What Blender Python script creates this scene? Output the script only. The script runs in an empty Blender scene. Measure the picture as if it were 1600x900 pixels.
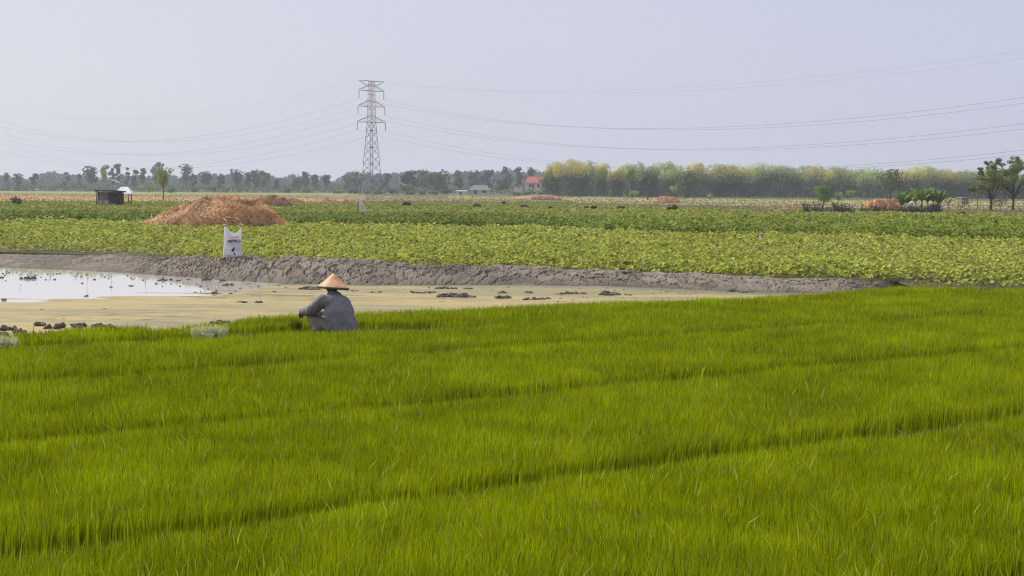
import bpy, math, random
import numpy as np
from mathutils import Vector, Matrix
random.seed(7)
RS = np.random.RandomState(11)
scene = bpy.context.scene
# ------------------------------------------------------------------ camera
F = 2311.0
EYE = 2.1
HAZE_DENSITY = 0.00032
cam_d = bpy.data.cameras.new('camera'); cam = bpy.data.objects.new('camera', cam_d)
scene.collection.objects.link(cam); scene.camera = cam
cam_d.sensor_width = 36.0; cam_d.lens = F / 1600 * 36; cam_d.clip_start = 0.1; cam_d.clip_end = 9000
pitch = math.atan(155.0 / F); roll = math.atan(10.0 / 1600)
MC = Matrix.Rotation(math.radians(90) - pitch, 3, 'X') @ Matrix.Rotation(roll, 3, 'Z')
cam.matrix_world = Matrix.Translation((0, 0, EYE)) @ MC.to_4x4()
# ------------------------------------------------------------------ light
SUN_EL, SUN_AZ = 50.0, -50.0      # azimuth measured from +Y towards +X
world = bpy.data.worlds.new('World'); scene.world = world; world.use_nodes = True
wn, wl = world.node_tree.nodes, world.node_tree.links
bg = wn['Background']; bg.inputs['Strength'].default_value = 0.1
sky = wn.new('ShaderNodeTexSky'); sky.sky_type = 'NISHITA'; sky.sun_disc = False
sky.sun_elevation = math.radians(SUN_EL); sky.sun_rotation = math.radians(SUN_AZ)
sky.air_density = 1.0; sky.dust_density = 2.5; sky.ozone_density = 1.5
wm = wn.new('ShaderNodeMixRGB'); wm.inputs['Fac'].default_value = 0.80
# thick milky haze high above the fields, whiter towards the sun, lavender away from it
wtc = wn.new('ShaderNodeTexCoord'); wsx = wn.new('ShaderNodeSeparateXYZ'); wl.new(wtc.outputs['Generated'], wsx.inputs['Vector'])
wr = wn.new('ShaderNodeMapRange'); wr.inputs['From Min'].default_value = -0.5; wr.inputs['From Max'].default_value = 0.5; wl.new(wsx.outputs['X'], wr.inputs['Value'])
wc = wn.new('ShaderNodeMixRGB'); wc.inputs['Color1'].default_value = (7.5, 7.6, 8.3, 1); wc.inputs['Color2'].default_value = (6.0, 6.15, 8.25, 1)
wl.new(wr.outputs['Result'], wc.inputs['Fac'])
wmp = wn.new('ShaderNodeMapping'); wmp.inputs['Scale'].default_value = (1, 1, 4); wl.new(wtc.outputs['Generated'], wmp.inputs['Vector'])
wnz = wn.new('ShaderNodeTexNoise'); wnz.inputs['Scale'].default_value = 2.6; wnz.inputs['Detail'].default_value = 5; wl.new(wmp.outputs['Vector'], wnz.inputs['Vector'])
wmr = wn.new('ShaderNodeMapRange'); wmr.inputs['From Min'].default_value = .3; wmr.inputs['From Max'].default_value = .7; wmr.inputs['To Min'].default_value = .975; wmr.inputs['To Max'].default_value = 1.025; wl.new(wnz.outputs['Fac'], wmr.inputs['Value'])
whs = wn.new('ShaderNodeHueSaturation'); wl.new(wmr.outputs['Result'], whs.inputs['Value']); wl.new(wc.outputs['Color'], whs.inputs['Color'])
wl.new(whs.outputs['Color'], wm.inputs['Color2'])      # faint unevenness of thin haze cloud
wl.new(sky.outputs['Color'], wm.inputs['Color1']); wl.new(wm.outputs['Color'], bg.inputs['Color'])
sd = bpy.data.lights.new('sun', 'SUN'); so = bpy.data.objects.new('sun', sd); scene.collection.objects.link(so)
sd.energy = 4.0; sd.angle = math.radians(1.5); sd.color = (1.0, 0.95, 0.86)
_a, _e = math.radians(SUN_AZ), math.radians(SUN_EL)
to_sun = Vector((math.sin(_a) * math.cos(_e), math.cos(_a) * math.cos(_e), math.sin(_e)))
so.rotation_euler = to_sun.to_track_quat('Z', 'Y').to_euler()
vs = scene.view_settings
scene.display_settings.display_device = 'sRGB'
vs.view_transform = 'Standard'; vs.look = 'None'; vs.exposure = 0.0; vs.gamma = 1.0; vs.use_curve_mapping = False
cy = scene.cycles
cy.max_bounces = 6; cy.diffuse_bounces = 3; cy.glossy_bounces = 3; cy.transmission_bounces = 4
cy.transparent_max_bounces = 6; cy.volume_bounces = 1; cy.caustics_reflective = False; cy.caustics_refractive = False
cy.use_denoising = True; cy.pixel_filter_type = 'BLACKMAN_HARRIS'; cy.filter_width = 1.15
try: cy.denoiser = 'OPENIMAGEDENOISE'
except Exception: pass
scene.render.engine = 'CYCLES'

# ------------------------------------------------------------------ helpers
def ray(px, py):
    d = MC @ Vector(((px - 800) / F, -(py - 450) / F, -1.0)); return d
def gp(px, py, z=0.0):
    d = ray(px, py); t = (z - EYE) / d.z; return Vector((d.x * t, d.y * t, z))
def wpt(px, py, D):
    d = ray(px, py); t = D / d.y; return Vector((d.x * t, D, EYE + d.z * t))
MT = MC.transposed()
def proj(p):
    l = MT @ (Vector(p) - Vector((0, 0, EYE))); return 800 + F * l.x / -l.z, 450 - F * l.y / -l.z
def P(px, D, z=0.0):
    a, b = proj((0, D, z))[0], proj((D, D, z))[0]
    return Vector(((px - a) / (b - a) * D, D, z))
def ztop(px, py, D): return wpt(px, py, D).z

def tag(o, label=None, cat=None, group=None, kind=None):
    if label: o['label'] = label
    if cat: o['category'] = cat
    if group: o['group'] = group
    if kind: o['kind'] = kind
    return o
def link(o, parent=None):
    scene.collection.objects.link(o)
    if parent is not None: o.parent = parent
    return o
def empty(name, loc=(0, 0, 0), rz=0.0):
    o = bpy.data.objects.new(name, None); link(o); o.location = loc; o.rotation_euler = (0, 0, rz)
    o.empty_display_size = 0.2; return o
def mesh_np(name, V, Fc, mat, parent=None, col=None, smooth=False, loc=(0, 0, 0)):
    """V (n,3); Fc one (m,k) array or a list of such arrays"""
    V = np.asarray(V, dtype=np.float32)
    if not isinstance(Fc, list): Fc = [Fc]
    if isinstance(Fc[0], (list, tuple)): Fc = [np.array([f]) for f in Fc]
    Fc = [np.asarray(f, dtype=np.int32) for f in Fc if len(f)]
    me = bpy.data.meshes.new(name)
    me.vertices.add(len(V)); me.vertices.foreach_set('co', V.ravel())
    loops = np.concatenate([f.ravel() for f in Fc])
    tot = np.concatenate([np.full(len(f), f.shape[1], dtype=np.int32) for f in Fc])
    st = np.concatenate([[0], np.cumsum(tot)[:-1]]).astype(np.int32)
    me.loops.add(len(loops)); me.loops.foreach_set('vertex_index', loops)
    me.polygons.add(len(tot)); me.polygons.foreach_set('loop_start', st); me.polygons.foreach_set('loop_total', tot)
    me.polygons.foreach_set('use_smooth', np.full(len(tot), bool(smooth)))
    me.update(calc_edges=True); me.validate()
    if col is not None:
        c = np.ones((len(V), 4), dtype=np.float32); c[:, :3] = col
        a = me.attributes.new('col', 'FLOAT_COLOR', 'POINT'); a.data.foreach_set('color', c.ravel())
    if mat: me.materials.append(mat)
    o = bpy.data.objects.new(name, me); link(o, parent); o.location = loc
    return o
class MB:
    def __init__(s): s.v, s.f = [], []
    def add(s, vs_, fs):
        b = len(s.v); s.v += [tuple(v) for v in vs_]; s.f += [tuple(i + b for i in f) for f in fs]
    def box(s, c, d, rz=0.0, rx=0.0, ry=0.0):
        R = Matrix.Rotation(rz, 3, 'Z') @ Matrix.Rotation(ry, 3, 'Y') @ Matrix.Rotation(rx, 3, 'X')
        v = [Vector(c) + R @ Vector((x * d[0] / 2, y * d[1] / 2, z * d[2] / 2)) for x in (-1, 1) for y in (-1, 1) for z in (-1, 1)]
        s.add(v, [(0, 1, 3, 2), (4, 6, 7, 5), (0, 4, 5, 1), (2, 3, 7, 6), (0, 2, 6, 4), (1, 5, 7, 3)])
    def tube(s, pts, rad, n=6, cap=True):
        pts = [Vector(p) for p in pts]
        if not hasattr(rad, '__len__'): rad = [rad] * len(pts)
        rings = []
        for i, p in enumerate(pts):
            t = (pts[min(i + 1, len(pts) - 1)] - pts[max(i - 1, 0)])
            t = t.normalized() if t.length > 1e-9 else Vector((0, 0, 1))
            up = Vector((0, 0, 1)) if abs(t.z) < 0.9 else Vector((0, 1, 0))
            a = t.cross(up).normalized(); b = t.cross(a)
            rings.append([p + (a * math.cos(2 * math.pi * k / n) + b * math.sin(2 * math.pi * k / n)) * rad[i] for k in range(n)])
        v = [q for r in rings for q in r]
        f = [(i * n + k, i * n + (k + 1) % n, (i + 1) * n + (k + 1) % n, (i + 1) * n + k) for i in range(len(pts) - 1) for k in range(n)]
        if cap: f += [tuple(range(n)), tuple(range((len(pts) - 1) * n, len(pts) * n))]
        s.add(v, f)
    def ball(s, c, r, nu=10, nv=7, R=None):
        if not hasattr(r, '__len__'): r = (r, r, r)
        v = []; c = Vector(c)
        for j in range(nv + 1):
            t = math.pi * j / nv
            for i in range(nu):
                a = 2 * math.pi * i / nu
                q = Vector((math.sin(t) * math.cos(a) * r[0], math.sin(t) * math.sin(a) * r[1], math.cos(t) * r[2]))
                v.append(c + (R @ q if R else q))
        f = [(j * nu + i, (j + 1) * nu + i, (j + 1) * nu + (i + 1) % nu, j * nu + (i + 1) % nu) for j in range(nv) for i in range(nu)]
        s.add(v, f)
    def build(s, name, mat, parent=None, smooth=False, loc=(0, 0, 0)):
        me = bpy.data.meshes.new(name); me.from_pydata(s.v, [], s.f); me.validate(); me.update()
        if smooth: me.polygons.foreach_set('use_smooth', [True] * len(me.polygons))
        if mat: me.materials.append(mat)
        o = bpy.data.objects.new(name, me); link(o, parent); o.location = loc
        return o
def bake(o, mods):
    """apply modifiers to o without operators"""
    for t, kw in mods:
        m = o.modifiers.new(t, t)
        for k, v in kw.items(): setattr(m, k, v)
    dg = bpy.context.evaluated_depsgraph_get(); dg.update()
    me = bpy.data.meshes.new_from_object(o.evaluated_get(dg)); o.modifiers.clear()
    me.name = o.name
    if not me.materials and o.data.materials: me.materials.append(o.data.materials[0])
    o.data = me; me.polygons.foreach_set('use_smooth', [True] * len(me.polygons))
    return o
_grids = {}
def vnoise(x, y, scale, seed):
    """smooth value noise 0..1"""
    if seed not in _grids: _grids[seed] = np.random.RandomState(1000 + seed).rand(256, 256)
    g = _grids[seed]; x = np.asarray(x, float) / scale + 4096.5; y = np.asarray(y, float) / scale + 4096.5
    xi, yi = np.floor(x).astype(int), np.floor(y).astype(int); fx, fy = x - xi, y - yi
    fx = fx * fx * (3 - 2 * fx); fy = fy * fy * (3 - 2 * fy)
    a, b, c, d = xi & 255, (xi + 1) & 255, yi & 255, (yi + 1) & 255
    return (g[a, c] * (1 - fx) + g[b, c] * fx) * (1 - fy) + (g[a, d] * (1 - fx) + g[b, d] * fx) * fy
def fbm(x, y, scale, seed, n=3):
    r = 0; w = 0
    for i in range(n): r = r + vnoise(x, y, scale / 2 ** i, seed + i) / 2 ** i; w += 1 / 2 ** i
    return r / w
def sstep(a, b, x): t = np.clip((x - a) / (b - a), 0, 1); return t * t * (3 - 2 * t)

# ------------------------------------------------------------------ materials
def nodemat(name):
    m = bpy.data.materials.new(name); m.use_nodes = True
    return m, m.node_tree.nodes, m.node_tree.links, m.node_tree.nodes['Principled BSDF']
def mat(name, c1, c2=None, scale=8.0, rough=0.8, bump=0.0, bscale=None, metal=0.0, spec=0.3, stretch=None, detail=6, coords='Object'):
    m, n, l, b = nodemat(name); c2 = c2 or tuple(x * 0.7 for x in c1)
    tc = n.new('ShaderNodeTexCoord'); src = tc.outputs[coords]
    if stretch:
        mp = n.new('ShaderNodeMapping'); mp.inputs['Scale'].default_value = stretch; l.new(src, mp.inputs['Vector']); src = mp.outputs['Vector']
    nz = n.new('ShaderNodeTexNoise'); nz.inputs['Scale'].default_value = scale; nz.inputs['Detail'].default_value = detail
    l.new(src, nz.inputs['Vector'])
    cr = n.new('ShaderNodeValToRGB'); cr.color_ramp.elements[0].position = 0.33; cr.color_ramp.elements[1].position = 0.67
    cr.color_ramp.elements[0].color = (*c2, 1); cr.color_ramp.elements[1].color = (*c1, 1)
    l.new(nz.outputs['Fac'], cr.inputs['Fac']); l.new(cr.outputs['Color'], b.inputs['Base Color'])
    b.inputs['Roughness'].default_value = rough; b.inputs['Metallic'].default_value = metal
    b.inputs['Specular IOR Level'].default_value = spec
    if bump:
        n2 = n.new('ShaderNodeTexNoise'); n2.inputs['Scale'].default_value = bscale or scale * 3; n2.inputs['Detail'].default_value = 5
        l.new(src, n2.inputs['Vector'])
        bp = n.new('ShaderNodeBump'); bp.inputs['Strength'].default_value = bump; bp.inputs['Distance'].default_value = 0.05
        l.new(n2.outputs['Fac'], bp.inputs['Height']); l.new(bp.outputs['Normal'], b.inputs['Normal'])
    return m
def leafmat(name, transl=0.35, gloss=0.06, rough=0.45):
    """takes its colour from the 'col' attribute (one tint per leaf)"""
    m = bpy.data.materials.new(name); m.use_nodes = True; n, l = m.node_tree.nodes, m.node_tree.links
    n.clear(); out = n.new('ShaderNodeOutputMaterial')
    at = n.new('ShaderNodeAttribute'); at.attribute_name = 'col'
    geo = n.new('ShaderNodeNewGeometry'); nz = n.new('ShaderNodeTexNoise'); nz.inputs['Scale'].default_value = 1.3; nz.inputs['Detail'].default_value = 3
    l.new(geo.outputs['Position'], nz.inputs['Vector'])
    hs = n.new('ShaderNodeHueSaturation'); mr = n.new('ShaderNodeMapRange')
    mr.inputs['From Min'].default_value = 0.3; mr.inputs['From Max'].default_value = 0.7; mr.inputs['To Min'].default_value = 0.85; mr.inputs['To Max'].default_value = 1.15
    l.new(nz.outputs['Fac'], mr.inputs['Value']); l.new(mr.outputs['Result'], hs.inputs['Value']); l.new(at.outputs['Color'], hs.inputs['Color'])
    d = n.new('ShaderNodeBsdfDiffuse'); t = n.new('ShaderNodeBsdfTranslucent'); g = n.new('ShaderNodeBsdfGlossy'); g.inputs['Roughness'].default_value = rough
    l.new(hs.outputs['Color'], d.inputs['Color']); l.new(hs.outputs['Color'], t.inputs['Color'])
    m1 = n.new('ShaderNodeMixShader'); m1.inputs['Fac'].default_value = transl; l.new(d.outputs[0], m1.inputs[1]); l.new(t.outputs[0], m1.inputs[2])
    m2 = n.new('ShaderNodeMixShader'); m2.inputs['Fac'].default_value = gloss; l.new(m1.outputs[0], m2.inputs[1]); l.new(g.outputs[0], m2.inputs[2])
    l.new(m2.outputs[0], out.inputs['Surface'])
    return m
def colmat(name, rough=0.9, nscale=6.0, bump=0.3, bdist=0.02, spec=0.2, var=0.25):
    """colour zones from 'col' times fine noise"""
    m, n, l, b = nodemat(name)
    at = n.new('ShaderNodeAttribute'); at.attribute_name = 'col'
    tc = n.new('ShaderNodeTexCoord'); nz = n.new('ShaderNodeTexNoise'); nz.inputs['Scale'].default_value = nscale; nz.inputs['Detail'].default_value = 8
    l.new(tc.outputs['Object'], nz.inputs['Vector'])
    mr = n.new('ShaderNodeMapRange'); mr.inputs['From Min'].default_value = 0.3; mr.inputs['From Max'].default_value = 0.7
    mr.inputs['To Min'].default_value = 1 - var; mr.inputs['To Max'].default_value = 1 + var
    hs = n.new('ShaderNodeHueSaturation'); l.new(nz.outputs['Fac'], mr.inputs['Value']); l.new(mr.outputs['Result'], hs.inputs['Value'])
    l.new(at.outputs['Color'], hs.inputs['Color']); l.new(hs.outputs['Color'], b.inputs['Base Color'])
    b.inputs['Roughness'].default_value = rough; b.inputs['Specular IOR Level'].default_value = spec
    bp = n.new('ShaderNodeBump'); bp.inputs['Strength'].default_value = bump; bp.inputs['Distance'].default_value = bdist
    l.new(nz.outputs['Fac'], bp.inputs['Height']); l.new(bp.outputs['Normal'], b.inputs['Normal'])
    return m
M = {}
M['rice'] = leafmat('rice_blade', 0.26, 0.008, 0.5)
M['crop'] = leafmat('crop_leaf', 0.30, 0.02, 0.5)
M['leaf'] = leafmat('tree_leaf', 0.25, 0.03, 0.6)
M['straw'] = leafmat('straw', 0.15, 0.04, 0.5)
M['bark'] = mat('bark', (0.12, 0.10, 0.08), (0.07, 0.055, 0.045), 3, 0.9, 0.5)
M['palebark'] = mat('pale_bark', (0.45, 0.43, 0.38), (0.28, 0.26, 0.22), 2, 0.9, 0.4)
M['steel'] = mat('painted_steel', (0.13, 0.11, 0.125), (0.08, 0.07, 0.085), 1, 0.6, metal=0.2)
M['redsteel'] = mat('red_white_steel', (0.55, 0.42, 0.45), (0.42, 0.24, 0.27), 0.6, 0.6)
M['wood'] = mat('weathered_wood', (0.13, 0.105, 0.09), (0.05, 0.042, 0.04), 5, 0.9, 0.5, stretch=(1, 1, 0.15))
M['stick'] = mat('dry_stick', (0.16, 0.13, 0.10), (0.08, 0.065, 0.05), 5, 0.9, 0.4)

# ------------------------------------------------------------------ leaf and blade builders
def cards(C, N, size, col, aspect=0.75, rot=None):
    """diamond leaves at C (n,3) facing N (n,3)"""
    n = len(C); N = N / (np.linalg.norm(N, axis=1, keepdims=True) + 1e-9)
    r = RS.normal(size=(n, 3)) if rot is None else rot
    A = np.cross(N, r); A /= (np.linalg.norm(A, axis=1, keepdims=True) + 1e-9); B = np.cross(N, A)
    s = np.asarray(size).reshape(-1, 1) * np.ones((n, 1))
    V = np.stack([C + A * s, C + B * s * aspect + N * s * 0.18, C - A * s, C - B * s * aspect + N * s * 0.18], 1).reshape(-1, 3)
    Fq = np.arange(n * 4).reshape(n, 4)
    return V, Fq, np.repeat(col, 4, axis=0)
def round_leaves(C, N, size, col):
    """cupped six sided leaves"""
    n = len(C); N = N / (np.linalg.norm(N, axis=1, keepdims=True) + 1e-9)
    A = np.cross(N, RS.normal(size=(n, 3))); A /= (np.linalg.norm(A, axis=1, keepdims=True) + 1e-9); B = np.cross(N, A)
    s = np.asarray(size).reshape(-1, 1); V = [C]
    for k in range(6):
        a = k * math.pi / 3; w = 1.0 if k != 3 else 0.55
        V.append(C + (A * math.cos(a) + B * math.sin(a) * 0.85) * s * w + N * s * (0.25 if k % 3 else 0.02))
    V = np.stack(V, 1).reshape(-1, 3); b = np.arange(n)[:, None, None] * 7
    T = np.array([[0, k, k % 6 + 1] for k in range(1, 7)])[None] + b
    return V, T.reshape(-1, 3), np.repeat(col, 7, axis=0)
def blades(R, h, w, lean, col, az=None):
    """R roots (n,3), h, w (n,), lean (n,2) horizontal shift of the tip"""
    n = len(R); a = RS.rand(n) * 2 * math.pi if az is None else az
    W = np.stack([np.cos(a), np.sin(a), np.zeros(n)], 1) * (w[:, None] / 2)
    L3 = np.concatenate([lean, np.zeros((n, 1))], 1); up = np.zeros((n, 3)); up[:, 2] = 1
    droop = np.linalg.norm(lean, axis=1) * 0.35
    mid = R + L3 * 0.30 + up * (h * 0.55)[:, None]; tip = R + L3 + up * (h - droop)[:, None]
    V = np.stack([R - W, R + W, mid - W * 0.9, mid + W * 0.9, tip], 1).reshape(-1, 3)
    b = np.arange(n)[:, None, None] * 5
    T = (np.array([[0, 1, 3], [0, 3, 2], [2, 3, 4]])[None] + b).reshape(-1, 3)
    return V, T, np.repeat(col, 5, axis=0)
def tint(n, c, var=0.15, hue=0.08):
    c = np.asarray(c, float)
    k = 1 + RS.normal(size=(n, 1)) * var; q = 1 + RS.normal(size=(n, 3)) * hue
    return np.clip(c * k * q, 0.001, 0.9)
# ------------------------------------------------------------------ GROUND
POND = -0.20; SOIL = -0.12
M['earth'] = mat('earth', (0.26, 0.22, 0.16), (0.17, 0.14, 0.10), 0.3, 0.95)
o = mesh_np('ground', [(-2400, -50, -.45), (2400, -50, -.45), (2400, 3000, -.45), (-2400, 3000, -.45)], [[0, 1, 2, 3]], M['earth']); tag(o, kind='structure')

# --- bank (bund) ridge and foot from the photograph's outline, in metres
bk = [(-900, 402, 392, -.10), (-400, 410, 396, -.10), (0, 418, 398, -.08), (170, 425, 400, -.02), (270, 432, 401, .10), (350, 438, 403.5, .24), (450, 444, 404.5, .27), (560, 447, 408.5, .27), (680, 447, 413, .21),
      (800, 446.5, 417.5, .14), (1000, 449, 425, .09), (1200, 458, 435, .05), (1330, 458, 439, .03), (1402, 455, 442, -.01)]
foot = [gp(x, yb, POND) for x, yb, yt, z in bk]; ridge = [gp(x, yt, z) for x, yb, yt, z in bk]
_n, _m = 1500, 46
u = np.linspace(0, 1, _n)
def along(pts, u):
    a = np.array([list(p) for p in pts]); d = np.concatenate([[0], np.cumsum(np.linalg.norm(np.diff(a, axis=0), axis=1))]); d /= d[-1]
    return np.stack([np.interp(u, d, a[:, k]) for k in range(3)], 1)
fx_ = along(foot, u)
rx_ = np.stack([fx_[:, 0] + 0.05, np.interp(fx_[:, 0], [p.x for p in ridge], [p.y for p in ridge]), np.interp(fx_[:, 0], [p.x for p in ridge], [p.z for p in ridge])], 1)
# cellular clod pattern
def cell(x, y, size, seed):
    r = np.random.RandomState(500 + seed).rand(256, 256, 2)
    x = x / size + 1024; y = y / size + 1024; xi, yi = np.floor(x).astype(int), np.floor(y).astype(int)
    d1 = np.full(x.shape, 9.0); d2 = np.full(x.shape, 9.0); idv = np.zeros(x.shape)
    for i in (-1, 0, 1):
        for j in (-1, 0, 1):
            p = r[(xi + i) & 255, (yi + j) & 255]
            d = np.hypot(xi + i + p[..., 0] - x, yi + j + p[..., 1] - y)
            c = d < d1; d2 = np.where(c, d1, np.minimum(d2, d)); idv = np.where(c, p[..., 0], idv); d1 = np.where(c, d, d1)
    return d1, d2, idv
T_ = np.linspace(-.12, 1.75, _m)
UU, TT = np.meshgrid(np.arange(_n), T_, indexing='ij')
fo, ri = fx_[UU], rx_[UU]
s_len = fx_[UU][..., 0]
prof = np.where(TT < 1, np.sin(np.clip(TT, -.15, 1) * math.pi / 2) ** 0.8 if False else np.sign(TT) * np.abs(np.sin(np.clip(TT, -.15, 1) * math.pi / 2)) ** 0.9, 1 - ((TT - 1) / .75) ** 2 * .45)
wob = (vnoise(s_len, TT, 1.3, 3) - .5) * .22
hgt = ri[..., 2] - POND
X = fo[..., 0] + (ri[..., 0] - fo[..., 0]) * TT
Y = fo[..., 1] + (ri[..., 1] - fo[..., 1]) * TT + wob
Z = POND + hgt * prof * (1 + (fbm(s_len, TT * 1.2, .6, 8) - .5) * .5)
d1, d2, cid = cell(s_len + (fbm(s_len, TT, .3, 41) - .5) * .35, TT * 1.25 + (fbm(s_len, TT, .3, 45) - .5) * .35, .30, 1)
e1, e2, cie = cell(s_len, TT * 1.25, .11, 2)
crack = sstep(0.0, .16, d2 - d1); crk2 = sstep(0, .22, e2 - e1)
amp = np.clip(hgt / .5, .3, 1) * (.45 + .55 * sstep(.05, .5, TT + (vnoise(s_len, TT * 0, .8, 43) - .5) * .5)) * sstep(-.1, .05, TT)
lf = sstep(gp(420, 430, 0).x, gp(250, 430, 0).x, s_len)
disp = (crack * .075 * (1 - .7 * lf) + crk2 * .05 * lf + (fbm(s_len, TT, .07, 15) - .5) * .09 * (.4 + lf) + crk2 * .025 + (cid - .5) * .07 + (fbm(s_len, TT, .12, 5) - .5) * .05 - .07) * amp
Y -= disp * .75; Z += disp * .8
V = np.stack([X, Y, Z], -1).reshape(-1, 3)
q = (np.arange(_n - 1)[:, None] * _m + np.arange(_m - 1)[None]).reshape(-1)
Fq = np.stack([q, q + _m, q + _m + 1, q + 1], 1)
wet = sstep(.35, .02, TT + (vnoise(s_len, TT, .5, 9) - .5) * .3)
dry = np.array([.215, .18, .14]); dk = np.array([.15, .13, .10])
blk = sstep(.45, .75, fbm(s_len, TT, 1.6, 12))
c = dry * (1 - wet[..., None]) + dk * wet[..., None]
c = c * (1 - .35 * blk[..., None]) * (.78 + .44 * cid[..., None])
M['mudbank'] = colmat('cracked_mud', .92, 14, .6, .03, var=.22)
o = mesh_np('mud_bank', V, Fq, M['mudbank'], col=c.reshape(-1, 3)); tag(o, kind='structure')

# --- rice bed outlines
def line(pts, z): a = sorted([tuple(gp(x, y, z)[:2]) for x, y in pts]); return np.array([p[0] for p in a]), np.array([p[1] for p in a])
back = line([(-500, 530), (-200, 516), (0, 507), (100, 503), (200, 499), (300, 496), (350, 493), (400, 488), (460, 486), (560, 482), (700, 478), (800, 472), (1000, 465), (1150, 460.5), (1200, 458.5), (1300, 451), (1400, 443), (1600, 446.5), (1800, 451), (2200, 457)], .10)
tf = line([(-500, 552), (-200, 542), (0, 537), (100, 532.5), (200, 528), (350, 520), (400, 515.5), (450, 512.5), (490, 512), (560, 510.5), (640, 507), (700, 504), (800, 498), (900, 491)], .10)
tb = line([(-500, 536), (-200, 526), (0, 521), (200, 511), (300, 506), (400, 500), (460, 498), (560, 493), (640, 493.5), (700, 495), (800, 494), (900, 491)], .10)
TRX = tf[0][-1]
def rice_mask(x, y):
    yb = np.interp(x, *back); f = np.interp(x, *tf); b = np.interp(x, *tb)
    dens = np.clip((yb - y) / .08, 0, 1)
    tr = (x < TRX) & (y > f) & (y < b)
    dens = np.where(tr, .16, dens)
    left = (x < gp(350, 500, .1).x) & (y >= b)              # the thin strip on the left: short, patchy
    hs = np.where(left, .64 + .3 * vnoise(x, y, .5, 21), np.where(tr, .42, 1.0))
    dens = np.where(left, dens * sstep(.05, .55, vnoise(x, y, .7, 22) + .30 * sstep(.9, .1, y - b)), dens)
    # furrows between the beds
    v = y - .72 * x
    for k, (v0, st, wd) in enumerate(((1.7, 1, .27), (6.0, 1, .24), (10.52, 1.0, .29), (15.1, 1.05, .32), (19.75, .95, .32), (24.1, .8, .32))):
        d = np.abs(v - v0 - (vnoise(x, y * 0, 1.2, 30 + k) - .5) * .28) / 1.23
        wv = wd * (0.45 + .85 * vnoise(x + 7 * k, y * 0, 1.7, 40 + k)) * st
        hole = sstep(wv, wv * .75, d)
        dens = dens * (1 - .96 * hole); hs = hs * (1 - .17 * sstep(.75, .0, v0 - v) * (v < v0) * sstep(0, .3, st))
    return dens, hs
# --- mud and seed bed soil: one height sheet
gx = np.arange(-21, 22.01, .085); gy = np.arange(17, 40.01, .085)
GX, GY = np.meshgrid(gx, gy, indexing='ij')
yb = np.interp(GX, *back) + .12
soil = sstep(.35, -.05, GY - yb)
gn = fbm(GX, GY, 3.0, 50); st = fbm(GX, GY * 3.2, 2.2, 55)
pool_edge = line([(-900, 470), (-400, 468), (0, 470), (100, 468), (200, 464), (270, 464), (330, 460), (400, 455), (450, 451)], POND)
pe = np.interp(GX, *pool_edge)
inpool = sstep(-.9, 1.3, GY - pe + (st - .5) * 3.2 + (fbm(GX * .3, GY * 2.2, .9, 58) - .5) * 3.5) * sstep(gp(490, 440, POND).x + .3, gp(360, 440, POND).x, GX)
Zm = POND + .012 + (gn - .5) * .014 + (fbm(GX, GY, .5, 60) - .5) * .004 - inpool * .03
lump = np.clip(fbm(GX, GY * 2.2, 1.4, 65) - .72, 0, 1) * .10 * (1 - inpool)
Zm = Zm + lump
edge_l = sstep(.55, .1, np.abs(GY - yb - .15)) * np.clip(vnoise(GX, GY, .28, 70) - .35, 0, 1) * .06 * sstep(gp(420, 490, 0).x, gp(250, 490, 0).x, GX)
Zm = Zm * (1 - soil) + (SOIL + (vnoise(GX, GY, .3, 71) - .5) * .04) * soil + edge_l
tan = np.array([.385, .305, .135]); tan2 = np.array([.27, .235, .125]); grey = np.array([.17, .145, .12]); sc = np.array([.035, .035, .02])
k = sstep(.38, .62, st * .6 + .4 * fbm(GX * .4, GY * 2.5, .8, 59))[..., None]
c = tan * (1 - k) + tan2 * k
foot_y = np.interp(GX, [p.x for p in foot], [p.y for p in foot])
g2 = np.clip(sstep(1.5, .05, foot_y - GY + (gn - .5) * 2.2) * .8 + sstep(.004, .03, lump), 0, 1)[..., None]
c = c * (1 - g2) + grey * g2
spots = sstep(.64, .78, vnoise(GX, GY * 1.6, .28, 61)) * sstep(.45, .65, vnoise(GX, GY, 2.5, 62))
c = c * (1 - .42 * spots[..., None]) * (1 - .10 * sstep(-2, 6, GX)[..., None] * np.array([1, .6, .9]))
c = c * (1 - inpool[..., None] * .35)
e2_ = np.clip(sstep(.02, .08, edge_l), 0, 1)[..., None]; c = c * (1 - e2_) + grey * 1.1 * e2_
c = c * (1 - soil[..., None]) + sc * soil[..., None]
V = np.stack([GX, GY, Zm], -1).reshape(-1, 3); a_, b_ = GX.shape
q = (np.arange(a_ - 1)[:, None] * b_ + np.arange(b_ - 1)[None]).reshape(-1)
M['mud'] = colmat('wet_mud', .6, 3, .10, .02, spec=.12, var=.10)
o = mesh_np('mud', V, np.stack([q, q + b_, q + b_ + 1, q + 1], 1), M['mud'], col=c.reshape(-1, 3), smooth=True); tag(o, kind='structure')
sm = mat('seed_bed_soil', (.08, .065, .035), (.04, .035, .02), 3, .8, .5)
o = mesh_np('soil', [(-60, -20, SOIL - .06), (60, -20, SOIL - .06), (60, 33.5, SOIL - .06), (21.9, 33.5, SOIL - .06), (21.9, 17.1, SOIL - .06), (-20.9, 17.1, SOIL - .06), (-20.9, 17.1, SOIL - .06), (-60, 17.1, SOIL - .06)], [[0, 1, 4, 5], [1, 2, 3, 4], [0, 5, 6, 7]], sm); tag(o, kind='structure')
m, n, l, b = nodemat('pond_water'); b.inputs['Base Color'].default_value = (.55, .52, .48, 1); b.inputs['Roughness'].default_value = .04; b.inputs['IOR'].default_value = 1.36
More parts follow.
